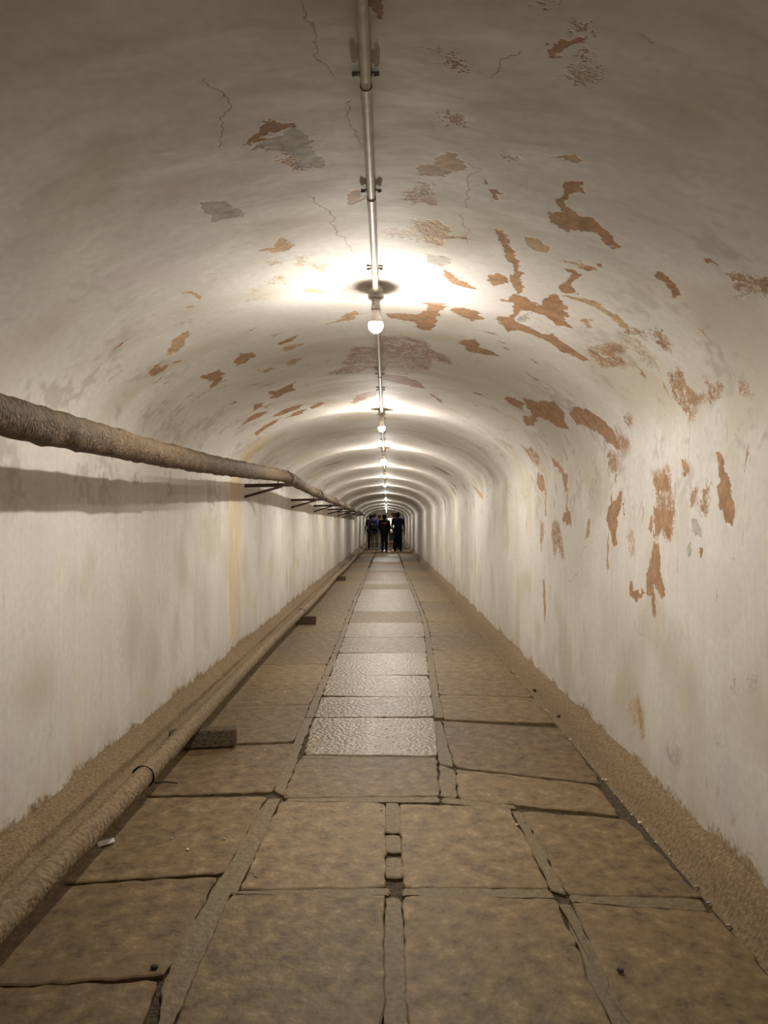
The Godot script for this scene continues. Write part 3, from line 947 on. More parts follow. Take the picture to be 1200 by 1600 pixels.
func person(o: Dictionary) -> Node3D:
	# standing figure that faces away down the tunnel (-z); o holds pose, size and clothes
	var k: float = o.tall / 1.75
	var w: float = o.get("broad", 1.0)
	var J := func(x: float, y: float, z: float) -> Vector3: return Vector3(x * w, y, z) * k
	var t := thing("person", o.label, "person", o.at, o.get("turn", 0.0), o.get("group", "visitors at the far end of the tunnel"))
	var body := []
	var top := []
	var legs := []
	var shorts: bool = o.get("shorts", false)
	var sleeve: float = o.get("sleeve", 0.55)
	var wears := 0.014
	for s in [-1.0, 1.0]:
		var stride: float = o.get("stride", 0.0) * s
		var apart: float = o.get("apart", 0.1)
		var hip: Vector3 = J.call(s * 0.085, 0.92, 0.0)
		var knee: Vector3 = J.call(s * (apart * 0.95), 0.49, -0.02 - stride * 0.6)
		var ankle: Vector3 = J.call(s * apart, 0.085, 0.02 - stride)
		var toe: Vector3 = ankle + Vector3(s * 0.03, -0.052, -0.15) * k
		body.append([hip, knee, 0.082 * k, 0.056 * k])
		body.append([knee, knee.lerp(ankle, 0.35), 0.054 * k, 0.055 * k])
		body.append([knee.lerp(ankle, 0.35), ankle, 0.055 * k, 0.037 * k])
		body.append([ankle + Vector3(0, -0.03, 0.02) * k, toe, 0.038 * k, 0.026 * k])
		var hem := knee.lerp(ankle, 0.93)
		legs.append([hip, knee, 0.098 * k, 0.072 * k])
		if not shorts:
			legs.append([knee, hem, 0.072 * k, 0.06 * k])
		var shoulder: Vector3 = J.call(s * 0.185, 1.425, 0.01)
		var pose: Array = o.get("arm_l" if s < 0 else "arm_r", [0.25, 1.14, 0.03, 0.255, 0.89, -0.04])
		var elbow: Vector3 = J.call(s * pose[0], pose[1], pose[2])
		var wrist: Vector3 = J.call(s * pose[3], pose[4], pose[5])
		body.append([shoulder, elbow, 0.05 * k, 0.04 * k])
		body.append([elbow, wrist, 0.041 * k, 0.027 * k])
		top.append([shoulder, shoulder.lerp(elbow, minf(sleeve, 1.0)), 0.066 * k, 0.058 * k])
		if sleeve > 1.0:
			top.append([elbow, elbow.lerp(wrist, sleeve - 1.0), 0.056 * k, 0.042 * k])
		body.append([J.call(0, 1.43, 0.0), shoulder, 0.06 * k, 0.056 * k])
		top.append([J.call(0, 1.43, 0.0), shoulder, 0.07 * k, 0.068 * k])
		o["wrist%d" % int(s)] = [wrist, (wrist - elbow).normalized(), s]
		o["foot%d" % int(s)] = [ankle, toe]
	for q in [[0.075, 0.96, 0.015, 0.115], [0.055, 1.1, 0.0, 0.105], [0.075, 1.25, 0.0, 0.115], [0.10, 1.36, 0.01, 0.105]]:
		body.append([J.call(-q[0], q[1], q[2]), J.call(q[0], q[1], q[2]), q[3] * k, q[3] * k])
		if q[1] > 1.0:
			top.append([J.call(-q[0], q[1], q[2]), J.call(q[0], q[1], q[2]), (q[3] + wears) * k, (q[3] + wears) * k])
	top.append([J.call(-0.08, 0.93, 0.012), J.call(0.08, 0.93, 0.012), 0.136 * k, 0.136 * k])
	legs.append([J.call(-0.075, 0.98, 0.015), J.call(0.075, 0.98, 0.015), 0.126 * k, 0.126 * k])
	body.append([J.call(0, 1.42, 0.01), J.call(0, 1.55, -0.005), 0.062 * k, 0.055 * k])
	var bits := [[net(body, 0.022, 0.035), Transform3D()]]
	var up := Transform3D(Basis.from_euler(Vector3(o.get("nod", 0.0), o.get("look", 0.0), 0)).scaled(Vector3.ONE * k), J.call(0, 1.53, -0.01))
	bits.append([head_shape, up])
	for s in [-1, 1]:
		var h: Array = o["wrist%d" % s]
		var down: Vector3 = -h[1]
		var fwd := Vector3(0, 0, 1) if absf(down.z) < 0.9 else Vector3(0, 1, 0)
		var x := down.cross(fwd).normalized()
		var b := Basis(x * float(s), down, x.cross(down))
		bits.append([hand_shape, Transform3D(b.scaled(Vector3.ONE * k), h[0])])
	obj("body", joined(bits), o.skin, t)
	obj("trousers" if not shorts else "shorts", net(legs, 0.022, 0.03), o.legs, t)
	obj(o.get("top_name", "shirt"), net(top, 0.022, 0.03), o.top, t)
	for s in [-1, 1]:
		var ft: Array = o["foot%d" % s]
		obj("shoe", net([[ft[0] + Vector3(0, -0.035, 0.025) * k, ft[1], 0.05 * k, 0.038 * k], [ft[0], ft[0], 0.047 * k, 0.047 * k]], 0.012, 0.02, [[Vector3.DOWN, 0.0]]), o.shoes, t)
	var hair := obj("cap" if o.hair == "cap" else "hair", hair_mesh(o.hair), o.hair_mat, t)
	hair.transform = up
	return t

func backpack(label: String, at: Vector3, k: float, main: Material, second: Material, patches: Array) -> void:
	var t := thing("backpack", label, "backpack", at)
	obj("bag", net([[V(-0.1, -0.16, 0), V(0.1, -0.16, 0), 0.085, 0.085], [V(-0.1, 0.0, 0.01), V(0.1, 0.0, 0.01), 0.09, 0.09], [V(-0.085, 0.15, 0), V(0.085, 0.15, 0), 0.075, 0.075]], 0.016, 0.05), main, t).scale = Vector3.ONE * k
	var p := obj("pocket", net([[V(-0.08, -0.13, 0.075), V(0.08, -0.13, 0.075), 0.045, 0.045], [V(-0.075, -0.03, 0.08), V(0.075, -0.03, 0.08), 0.04, 0.04]], 0.014, 0.04), second, t)
	p.scale = Vector3.ONE * k
	for s in [-1.0, 1.0]:
		obj("strap", tube([V(s * 0.09, 0.2, 0.0) * k, V(s * 0.12, 0.27, -0.12) * k, V(s * 0.125, 0.22, -0.24) * k, V(s * 0.13, 0.02, -0.27) * k, V(s * 0.15, -0.15, -0.12) * k, V(s * 0.12, -0.2, 0.0) * k], 0.02, 8), second, t)
	obj("handle", tube([V(-0.03, 0.21, 0.02) * k, V(-0.02, 0.25, 0.02) * k, V(0.02, 0.25, 0.02) * k, V(0.03, 0.21, 0.02) * k], 0.009, 8), second, t)
	for q in patches:
		var e := obj("emblem", box_mesh(Vector3(q[2], q[3], 0.012), 0.003), q[4], t)
		e.position = Vector3(q[0], q[1], 0.105) * k

# ------------------------------------------------------------------ fittings

func lamp(d: float, label: String) -> void:
	var t := thing("ceiling_lamp", label, "lamp", Vector3(-0.047, crown(d) + 0.004, -d), 0.0, "bare bulbs along the crown of the vault")
	obj("rose", lathe([[0.0, 0.0], [0.029, 0.0], [0.030, -0.030], [0.033, -0.034], [0.034, -0.045], [0.028, -0.052], [0.0, -0.052]]), M.holder, t)
	for s in [-1.0, 1.0]:
		var e := obj("entry_lug", box_mesh(Vector3(0.034, 0.034, 0.03), 0.004), M.holder, t)
		e.position = Vector3(0, -0.034, s * 0.038)
	obj("holder", lathe([[0.0, -0.05], [0.019, -0.05], [0.0165, -0.066], [0.0175, -0.08], [0.020, -0.084], [0.020, -0.096], [0.0175, -0.1], [0.0, -0.1]]), M.holder, t)
	obj("bulb_neck", lathe([[0.0, -0.099], [0.0145, -0.099], [0.016, -0.112], [0.025, -0.132], [0.0305, -0.152], [0.0, -0.152]]), M.bulb_neck, t)
	var g := []
	for i in 11:
		var a := lerpf(-0.42, PI / 2.0, i / 10.0)
		g.append([0.0315 * cos(a), -0.163 - 0.0315 * sin(a), 0])
	g.push_front([0.0, g[0][1], 0])
	obj("bulb", lathe(g), M.bulb, t)
	# an LED bulb throws most of its light down and sideways, less back at the ceiling
	var l := OmniLight3D.new()
	l.name = "bulb_light"
	var q := SpotLight3D.new()
	q.name = "bulb_downlight"
	q.spot_angle = 86.0
	q.spot_angle_attenuation = 0.6
	q.spot_range = 60.0
	q.spot_attenuation = 2.0
	q.rotation.x = -PI / 2.0
	l.omni_range = 60.0
	l.omni_attenuation = 2.0
	for e in [l, q]:
		t.add_child(e)
		e.position = Vector3(0, -0.158, 0)
		e.light_color = Color(1.0, 0.975, 0.935)
		e.light_size = 0.028
		e.shadow_enabled = true
	l.light_energy = BULB_ALL_ROUND
	q.light_energy = BULB_DOWN

func conduit(d_from: float, d_to: float, clips: Array, label: String) -> void:
	var t := thing("conduit", label, "conduit", Vector3(-0.047, 0, 0), 0.0, "conduit runs along the crown of the vault")
	var stops := [d_from + 0.03]
	stops.append_array(clips)
	stops.append(d_to - 0.03)
	var at := func(d: float) -> Vector3:
		var edge := minf(absf(d - d_from), absf(d - d_to))
		return Vector3(0, crown(d) - (0.030 if edge < 0.1 else 0.015), -d)
	for i in stops.size() - 1:
		var a: float = stops[i]
		var b: float = stops[i + 1]
		# each length is a little thinner than the sleeve it slips into, as the photograph shows
		obj("tube", tube([at.call(a), at.call(b)], 0.0115, 14), M.conduit, t)
		if i > 0:
			var dir: Vector3 = (at.call(b) - at.call(a)).normalized()
			obj("sleeve", tube([at.call(a) - dir * 0.02, at.call(a) + dir * 0.03], 0.0138, 14), M.conduit, t)
			var c := obj("clip", bar_between(at.call(a - 0.05) + Vector3(-0.03, 0.007, 0), at.call(a - 0.05) + Vector3(0.03, 0.007, 0), 0.005, 0.013), M.clip, t)
			c.name = c.name
			for s in [-1.0, 1.0]:
				var n := obj("clip_screw", pebble_mesh(Vector3(0.007, 0.005, 0.007), 3), M.clip, t)
				n.position = at.call(a - 0.05) + Vector3(s * 0.024, 0.002, 0)

func bracket(d: float, label: String, pipe_x: float, pipe_y: float) -> void:
	var t := thing("pipe_bracket", label, "bracket", Vector3(XL, 0, -d), 0.0, "iron brackets under the high pipe")
	var y := pipe_y - 0.077
	obj("arm", bar_between(V(-0.06, y - 0.012, 0), V(pipe_x - XL + 0.13, y, 0), 0.034, 0.03), M.iron, t)
	obj("brace", bar_between(V(-0.04, y - 0.125, 0.0), V(pipe_x - XL - 0.03, y - 0.016, 0.0), 0.024, 0.022), M.iron, t)
	obj("retainer", tube([V(pipe_x - XL - 0.068, y, 0), V(pipe_x - XL - 0.07, y + 0.075, 0), V(pipe_x - XL - 0.02, y + 0.13, 0), V(pipe_x - XL + 0.03, y + 0.13, 0), V(pipe_x - XL + 0.072, y + 0.075, 0), V(pipe_x - XL + 0.068, y, 0)], 0.006, 8), M.iron, t)

# ------------------------------------------------------------------ floor

func flag(corners: Array, floor_: Node3D, kind := "flags") -> void:
	var top := rng.randf_range(-0.0018, 0.0018)
	var far: float = corners[0][1]
	obj("flagstone", slab_mesh(corners, top, 0.007 if far < 6.0 else 0.009, 0.032 if far < 4.2 else (0.06 if far < 8.0 else 0.12), 0.03, 0.0085), M[kind][rng.randi() % 3], floor_)

func strip(corners: Array, floor_: Node3D) -> void:
	obj("mortar_strip", slab_mesh(corners, -0.0025 + rng.randf_range(-0.001, 0.001), 0.005, 0.035, 0.02, 0.011), M.mortar, floor_)

func build_floor() -> void:
	var base := SurfaceTool.new()
	base.begin(Mesh.PRIMITIVE_TRIANGLES)
	base.append_from(box_mesh(Vector3(3.0, 0.2, FAR_END - BACK_END + 0.6), 0.01), 0, Transform3D(Basis(), Vector3((XL + XR) / 2.0, -0.218, -(FAR_END + BACK_END) / 2.0)))
	var g := struct("floor", base.commit(), M.bed, "worn brown stone-flagged tunnel floor with mortared joints", "floor")
	for q in [
		[[-0.466, 3.268], [-0.012, 3.25], [-0.012, 2.508], [-0.488, 2.488]], [[0.058, 3.24], [0.524, 3.20], [0.541, 2.505], [0.060, 2.510]],
		[[0.578, 3.16], [0.985, 3.08], [1.03, 2.45], [0.602, 2.465]], [[-0.512, 2.448], [-0.012, 2.446], [-0.018, 1.66], [-0.515, 1.66]],
		[[0.052, 2.44], [0.548, 2.425], [0.536, 1.66], [0.06, 1.66]], [[0.602, 2.40], [1.03, 2.345], [1.03, 1.6], [0.598, 1.64]],
		[[-1.13, 4.05], [-0.508, 4.13], [-0.533, 3.40], [-1.13, 3.345]], [[-1.13, 3.305], [-0.543, 3.33], [-0.582, 2.62], [-1.13, 2.53]],
		[[-1.13, 2.50], [-0.594, 2.57], [-0.607, 2.02], [-1.13, 1.965]], [[-1.13, 1.945], [-0.614, 1.985], [-0.6, 1.25], [-1.13, 1.22]],
		[[-0.455, 3.86], [0.252, 3.86], [0.232, 3.345], [-0.463, 3.32]], 		[[0.345, 3.70], [0.98, 3.47], [0.965, 3.125], [0.55, 3.255], [0.325, 3.30]], [[0.345, 4.60], [1.03, 4.44], [1.01, 3.51], [0.35, 3.745]],
		[[-0.515, 1.62], [-0.018, 1.62], [-0.02, 0.8], [-0.515, 0.8]], [[0.06, 1.62], [0.536, 1.62], [0.54, 0.8], [0.06, 0.8]],
		[[0.598, 1.6], [1.03, 1.56], [1.03, 0.7], [0.6, 0.7]], [[-1.13, 1.2], [-0.6, 1.22], [-0.6, 0.4], [-1.13, 0.4]],
	]:
		flag(q, g)
	flag([[-0.463, 4.67], [0.293, 4.67], [0.262, 3.91], [-0.432, 3.93]], g, "worn")
	for q in [
		[[-0.004, 3.25], [0.05, 3.25], [0.052, 2.96], [-0.004, 2.96]], [[-0.002, 2.92], [0.045, 2.92], [0.048, 2.78], [0.0, 2.78]], [[0.0, 2.72], [0.05, 2.72], [0.05, 2.58], [0.0, 2.58]],
		[[-0.004, 2.43], [0.044, 2.43], [0.052, 1.66], [-0.01, 1.66]], [[0.536, 3.17], [0.568, 3.15], [0.594, 2.47], [0.551, 2.50]], [[0.557, 2.40], [0.592, 2.39], [0.588, 1.66], [0.546, 1.66]],
		[[-0.534, 3.3], [-0.476, 3.3], [-0.499, 2.46], [-0.578, 2.50]], [[-0.52, 4.68], [-0.47, 4.68], [-0.475, 4.12], [-0.525, 4.12]], [[-0.58, 2.57], [-0.520, 2.47], [-0.524, 1.66], [-0.598, 2.0]], [[-0.525, 4.1], [-0.47, 4.1], [-0.472, 3.36], [-0.522, 3.42]],
		[[-0.48, 2.478], [0.0, 2.498], [0.0, 2.456], [-0.50, 2.458]], [[0.06, 2.498], [0.54, 2.494], [0.545, 2.436], [0.06, 2.45]], [[0.605, 2.455], [1.02, 2.43], [1.01, 2.36], [0.605, 2.415]],
		[[0.264, 4.6], [0.335, 4.6], [0.335, 3.76], [0.272, 3.8]], [[0.268, 3.78], [0.335, 3.7], [0.31, 3.33], [0.244, 3.36]], [[0.25, 3.32], [0.55, 3.235], [0.55, 3.20], [0.25, 3.26]],
		[[-0.44, 3.31], [0.22, 3.335], [0.22, 3.27], [-0.44, 3.275]], [[-0.44, 3.92], [0.25, 3.90], [0.25, 3.87], [-0.44, 3.87]],
	]:
		strip(q, g)
	var mid := [4.70, 5.25, 6.0, 7.05, 8.0, 9.2, 10.4]
	var left := [4.15, 5.0, 5.62, 6.45, 7.4, 8.4, 9.5, 10.6]
	var right := [4.62, 5.3, 6.15, 7.2, 8.1, 9.3, 10.5]
	for rows in [mid, left, right]:
		while rows[-1] < 36.0:
			rows.append(rows[-1] + rng.randf_range(0.95, 1.3))
	for i in mid.size() - 1:
		var a: float = mid[i] + 0.011
		var b: float = mid[i + 1] - 0.011
		var tilt := rng.randf_range(-0.02, 0.02)
		flag([[joint_left(b) + 0.035, b + tilt], [joint_right(b) - 0.035, b - tilt], [joint_right(a) - 0.035, a - tilt], [joint_left(a) + 0.035, a + tilt]], g, "worn" if a < 7.0 else ("scuffed" if i % 4 != 1 else "flags"))
		if a < 20.0:
			strip([[joint_left(b) - 0.024, b], [joint_left(b) + 0.024, b], [joint_left(a) + 0.024, a], [joint_left(a) - 0.024, a]], g)
			strip([[joint_right(b) - 0.026, b], [joint_right(b) + 0.026, b], [joint_right(a) + 0.026, a], [joint_right(a) - 0.026, a]], g)
	for i in left.size() - 1:
		var a: float = left[i] + 0.007
		var b: float = left[i + 1] - 0.007
		flag([[-1.13, b - 0.03], [joint_left(b) - 0.035, b + 0.02], [joint_left(a) - 0.035, a + 0.02], [-1.13, a - 0.03]], g)
	for i in right.size() - 1:
		var a: float = right[i] + 0.007
		var b: float = right[i + 1] - 0.007
		flag([[joint_right(b) + 0.037, b + 0.02], [1.03, b - 0.06], [1.03, a - 0.06], [joint_right(a) + 0.037, a + 0.02]], g)

func joint_left(d: float) -> float:
	return -0.495 - 0.02 * smooth(8.0, 10.0, d)

func joint_right(d: float) -> float:
	return lerpf(0.325, 0.48, smooth(4.0, 10.0, d))

# ------------------------------------------------------------------ everything

func _ready() -> void:
	rng.seed = 4
	var cam := Camera3D.new()
	cam.name = "camera"
	cam.fov = rad_to_deg(2.0 * atan(800.0 / 1150.0))
	cam.keep_aspect = Camera3D.KEEP_HEIGHT
	cam.near = 0.05
	cam.far = 200.0
	cam.position = Vector3(0, EYE, 0)
	cam.rotation = Vector3(atan(20.0 / 1150.0), atan(5.0 / 1150.0), 0)
	add_child(cam)
	cam.current = true
	var we := WorldEnvironment.new()
	we.name = "surroundings"
	var env := Environment.new()
	env.background_mode = Environment.BG_COLOR
	env.background_color = Color.BLACK
	env.tonemap_mode = Environment.TONE_MAPPER_LINEAR
	env.tonemap_exposure = 2.35
	env.sdfgi_enabled = true
	env.ssao_enabled = true
	env.ssil_enabled = true
	we.environment = env
	add_child(we)

	make_materials()
	make_profile()
	bump_noise = make_noise(21, 0.9, 4)
	make_lining_materials()

	# the shell
	var arch := []
	var wall_l := []
	var wall_r := []
	for i in 15:
		wall_l.append(SPRING * i / 14.0)
		wall_r.append(span - SPRING * (14 - i) / 14.0)
	for i in range(0, ARC + 1, 5):
		arch.append(cum[1 + i])
	struct("wall_left", lining_mesh(wall_l, 0.2), null, "whitewashed left tunnel wall with yellow seepage runs beside the pipe brackets", "wall")
	struct("wall_right", lining_mesh(wall_r, 0.2), null, "whitewashed right tunnel wall with brown flaked patches", "wall")
	struct("ceiling", lining_mesh(arch, 0.2), null, "arched whitewashed tunnel vault with peeling brown patches", "ceiling")
	for e in [["wall_back", BACK_END - 0.1, "plain whitewashed wall closing the tunnel behind the camera"], ["wall_far", FAR_END + 0.1, "pale wall closing the tunnel far behind the visitors"]]:
		var w := struct(e[0], box_mesh(Vector3(3.0, 2.7, 0.2), 0.01), M.plain, e[2], "wall")
		w.position = Vector3((XL + XR) / 2.0, -0.2, -e[1])
	build_floor()
	struct("baseboard_left", extrude_rough([[-1.42, 0.13], [-1.34, 0.112], [-1.27, 0.095], [-1.252, 0.088], [-1.243, 0.052], [-1.17, 0.034], [-1.11, 0.004], [-1.07, -0.03]], BACK_END, FAR_END, 31, 0.016), M.cement, "rough brown cement curb along the foot of the left wall", "curb")
	struct("baseboard_right", extrude_rough([[1.035, -0.03], [1.06, -0.004], [1.085, 0.042], [1.115, 0.088], [1.145, 0.112], [1.20, 0.13]], BACK_END, FAR_END, 32, 0.016), M.cement, "sloping brown cement curb along the foot of the right wall", "curb")

	# the two pipes
	var high := [[-5.9, -1.02, 1.49], [-2.0, -1.02, 1.485], [0.5, -1.02, 1.49], [1.94, -1.02, 1.51], [3.85, -1.02, 1.555], [5.5, -1.0, 1.62], [7.1, -0.985, 1.685], [8.6, -0.985, 1.672], [10.5, -0.99, 1.66], [13.7, -0.99, 1.655], [16.9, -0.99, 1.655], [20.2, -0.99, 1.655], [23.5, -0.99, 1.655], [26.8, -0.99, 1.655], [31.5, -0.99, 1.655]]
	var curve := Curve3D.new()
	for i in high.size():
		var before: Array = high[maxi(i - 1, 0)]
		var after: Array = high[mini(i + 1, high.size() - 1)]
		var tang := Vector3(after[1] - before[1], after[2] - before[2], before[0] - after[0]) / 6.0
		curve.add_point(Vector3(high[i][1], high[i][2], -high[i][0]), -tang * 0.9, tang * 0.9)
	var path := []
	var run := 0.0
	while run < curve.get_baked_length():
		path.append(curve.sample_baked(run))
		run += 0.04 if run < 16.0 else 0.15
	var hp := thing("heating_pipe", "rusty lagged pipe high on the left wall, carried on iron brackets", "pipe")
	obj("lagging", tube(path, 0.055, 22, 0.011, 41), M.lagging, hp)
	for d in [1.2, 7.35, 10.2, 14.6, 19.0]:
		var q := curve.sample_baked(curve.get_closest_offset(Vector3(-1, 1.6, -d)))
		var q2 := curve.sample_baked(curve.get_closest_offset(Vector3(-1, 1.6, -d - 0.05)))
		obj("band", tube([q, q2], 0.060, 22, 0.003, 43), M.band, hp)
	var ordinal := ["nearest", "second", "third", "fourth", "fifth", "sixth", "seventh"]
	var bd := [7.1, 10.5, 13.7, 16.9, 20.2, 23.5, 26.8]
	for i in 7:
		bracket(bd[i], "dark iron bracket under the high pipe, %s along the left wall from the front" % ordinal[i], -0.985, 1.685 if i == 0 else 1.66)
	var lp := thing("floor_pipe", "dusty tan pipe lying along the floor at the foot of the left wall", "pipe")
	path = []
	var dd := BACK_END + 0.05
	while dd < 40.0:
		path.append(Vector3(-1.053 + 0.012 * sin(dd * 0.7), 0.146 + 0.004 * sin(dd * 1.3), -dd))
		dd += 0.05 if dd < 12.0 else 0.3
	obj("pipe_body", tube(path, 0.0435, 20, 0.005, 51), M.floor_pipe, lp)
	for d in [-2.0, 3.2, 9.1, 15.0, 21.0]:
		obj("joint_collar", tube([Vector3(-1.053 + 0.012 * sin(d * 0.7), 0.146 + 0.004 * sin(d * 1.3), -d + 0.04), Vector3(-1.053 + 0.012 * sin(d * 0.7), 0.146 + 0.004 * sin(d * 1.3), -d - 0.03)], 0.0485, 20, 0.004, 52), M.floor_pipe, lp)
	var blocks := [[4.05, 0.36, "nearest timber block under the floor pipe, its end jutting onto the flags"], [9.05, 0.30, "second timber block under the floor pipe, dark and halfway along"], [16.1, 0.26, "far small timber block under the floor pipe"], [-1.0, 0.3, "timber block under the floor pipe beside the camera"]]
	for i in blocks.size():
		var t := obj("support_block", box_mesh(Vector3(blocks[i][1], 0.098, 0.075), 0.006, 0.008), M.timber)
		tag(t, blocks[i][2], "block", "timber blocks under the floor pipe")
		t.position = Vector3(-0.83 - blocks[i][1] / 2.0 - (0.0 if i == 0 else 0.04 * i), 0.004, -blocks[i][0])
		t.rotation.y = [0.16, 0.05, 0.0, 0.0][i]

	# lamps and the conduit between them
	var names := ["behind the camera", "nearest and largest", "second", "third", "fourth", "fifth", "sixth", "seventh", "eighth", "ninth", "tenth", "farthest"]
	for i in LIT.size():
		lamp(LIT[i], "bare glowing bulb in a grey holder on the vault, %s%s" % [names[i], "" if i == 0 else " along the row"])
	for i in LIT.size() - 1:
		var a: float = LIT[i]
		var b: float = LIT[i + 1]
		var clips := [a + 0.75, b - 1.38, b - 0.83, b - 0.19]
		if i == 0:
			clips = [a + 1.0, 0.3, 1.64, 2.19, 2.83]
		elif b - a > 4.0:
			clips.insert(1, (a + b) / 2.0)
		conduit(a, b, clips, "thin pale conduit along the vault, %s" % ["nearest run, from overhead to the first bulb", "run between the first and second bulbs", "run between the second and third bulbs", "run between the third and fourth bulbs", "run between the fourth and fifth bulbs", "run between the fifth and sixth bulbs", "run between the sixth and seventh bulbs", "run between the seventh and eighth bulbs", "run between the eighth and ninth bulbs", "run between the ninth and tenth bulbs", "run beyond the tenth bulb"][i])

	build_people()
	build_litter()

func build_people() -> void:
	head_shape = head_mesh()
	hand_shape = hand_mesh()
	var skin := mat(Color8(74, 51, 39), 0.6, 0.2)
	var skin_light := mat(Color8(110, 78, 60), 0.6, 0.2)
	var black := mat(Color8(24, 23, 24), 0.85, 0.2)
	var hair := mat(Color8(20, 17, 16), 0.7, 0.2)
	var navy := mat(Color8(24, 30, 46), 0.85, 0.2)
	var denim := mat(Color8(64, 63, 54), 0.9, 0.2)
	var shoe_dark := mat(Color8(34, 30, 30), 0.6, 0.2)
	var shoe_light := mat(Color8(120, 114, 104), 0.7, 0.2)
	var red := mat(Color8(176, 78, 52), 0.8, 0.2)
	var purple := mat(Color8(44, 44, 76), 0.85, 0.2)
	person({"tall": 1.77, "at": V(-0.61, 0, -35.6), "label": "person in a blue-violet top and grey trousers with a dark backpack", "skin": skin, "top": purple, "legs": denim, "shoes": shoe_light, "hair": "short", "hair_mat": hair, "broad": 1.06, "look": -0.5, "stride": 0.04, "sleeve": 1.8})
	person({"tall": 1.72, "at": V(-0.82, 0, -36.8), "label": "person in dark clothes half hidden at the left wall, one arm hanging", "skin": skin, "top": black, "legs": mat(Color8(58, 42, 40), 0.9, 0.2), "shoes": shoe_light, "hair": "short", "hair_mat": hair, "broad": 0.95, "stride": -0.1, "arm_l": [0.27, 1.15, 0.02, 0.3, 0.9, 0.0]})
	person({"tall": 1.69, "at": V(-0.13, 0, -33.7), "label": "person all in black with a patterned dark backpack in the middle of the group", "skin": skin, "top": black, "legs": mat(Color8(20, 20, 22), 0.9, 0.2), "shoes": shoe_dark, "hair": "bushy", "hair_mat": hair, "broad": 1.05, "sleeve": 1.9, "apart": 0.085, "arm_l": [0.23, 1.14, -0.01, 0.17, 0.98, -0.16], "arm_r": [0.24, 1.14, 0.02, 0.22, 0.9, -0.06]})
	person({"tall": 1.78, "at": V(0.49, 0, -33.7), "label": "person in a navy T-shirt and black trousers standing nearest the right wall", "skin": skin, "top": navy, "legs": mat(Color8(20, 22, 28), 0.9, 0.2), "shoes": shoe_dark, "hair": "short", "hair_mat": hair, "broad": 1.12, "apart": 0.11, "stride": 0.05, "arm_l": [0.24, 1.15, -0.02, 0.2, 0.93, -0.14]})
	person({"tall": 1.80, "at": V(0.26, 0, -35.6), "label": "person in a white shirt and dark shorts behind the navy T-shirt", "skin": skin_light, "top": mat(Color8(226, 220, 208), 0.85, 0.2), "legs": mat(Color8(44, 46, 46), 0.9, 0.2), "shoes": shoe_light, "hair": "short", "hair_mat": hair, "shorts": true, "stride": -0.06, "look": 0.6, "arm_l": [0.25, 1.16, -0.04, 0.22, 1.0, -0.18]})
	person({"tall": 1.82, "at": V(0.44, 0, -37.2), "label": "tall person in a peach shirt mostly hidden behind the white shirt", "skin": skin, "top": mat(Color8(206, 158, 128), 0.85, 0.2), "legs": black, "shoes": shoe_dark, "hair": "short", "hair_mat": hair, "look": -0.3})
	person({"tall": 1.80, "at": V(-0.40, 0, -37.4), "label": "person in a pale cap and yellow top seen between the two backpacks", "skin": skin, "top": mat(Color8(196, 178, 84), 0.85, 0.2), "legs": mat(Color8(150, 130, 108), 0.9, 0.2), "shoes": shoe_dark, "hair": "cap", "hair_mat": mat(Color8(196, 182, 160), 0.8, 0.2), "look": 0.4})
	var pack := mat(Color8(13, 14, 21), 0.85, 0.2)
	backpack("dark blue backpack on the person in the blue-violet top", V(-0.63, 1.20, -35.6 + 0.225), 1.05, pack, mat(Color8(17, 18, 27), 0.85, 0.2), [[-0.1, 0.02, 0.03, 0.06, mat(Color8(108, 98, 74), 0.7, 0.2)]])
	backpack("black backpack with reddish emblem on the person in black", V(-0.13, 1.17, -33.7 + 0.215), 1.1, mat(Color8(28, 24, 24), 0.8, 0.2), mat(Color8(40, 28, 26), 0.8, 0.2), [[0.0, 0.07, 0.09, 0.08, red], [-0.08, 0.09, 0.03, 0.08, mat(Color8(160, 120, 96), 0.8, 0.2)], [0.08, 0.09, 0.03, 0.08, mat(Color8(160, 120, 96), 0.8, 0.2)]])

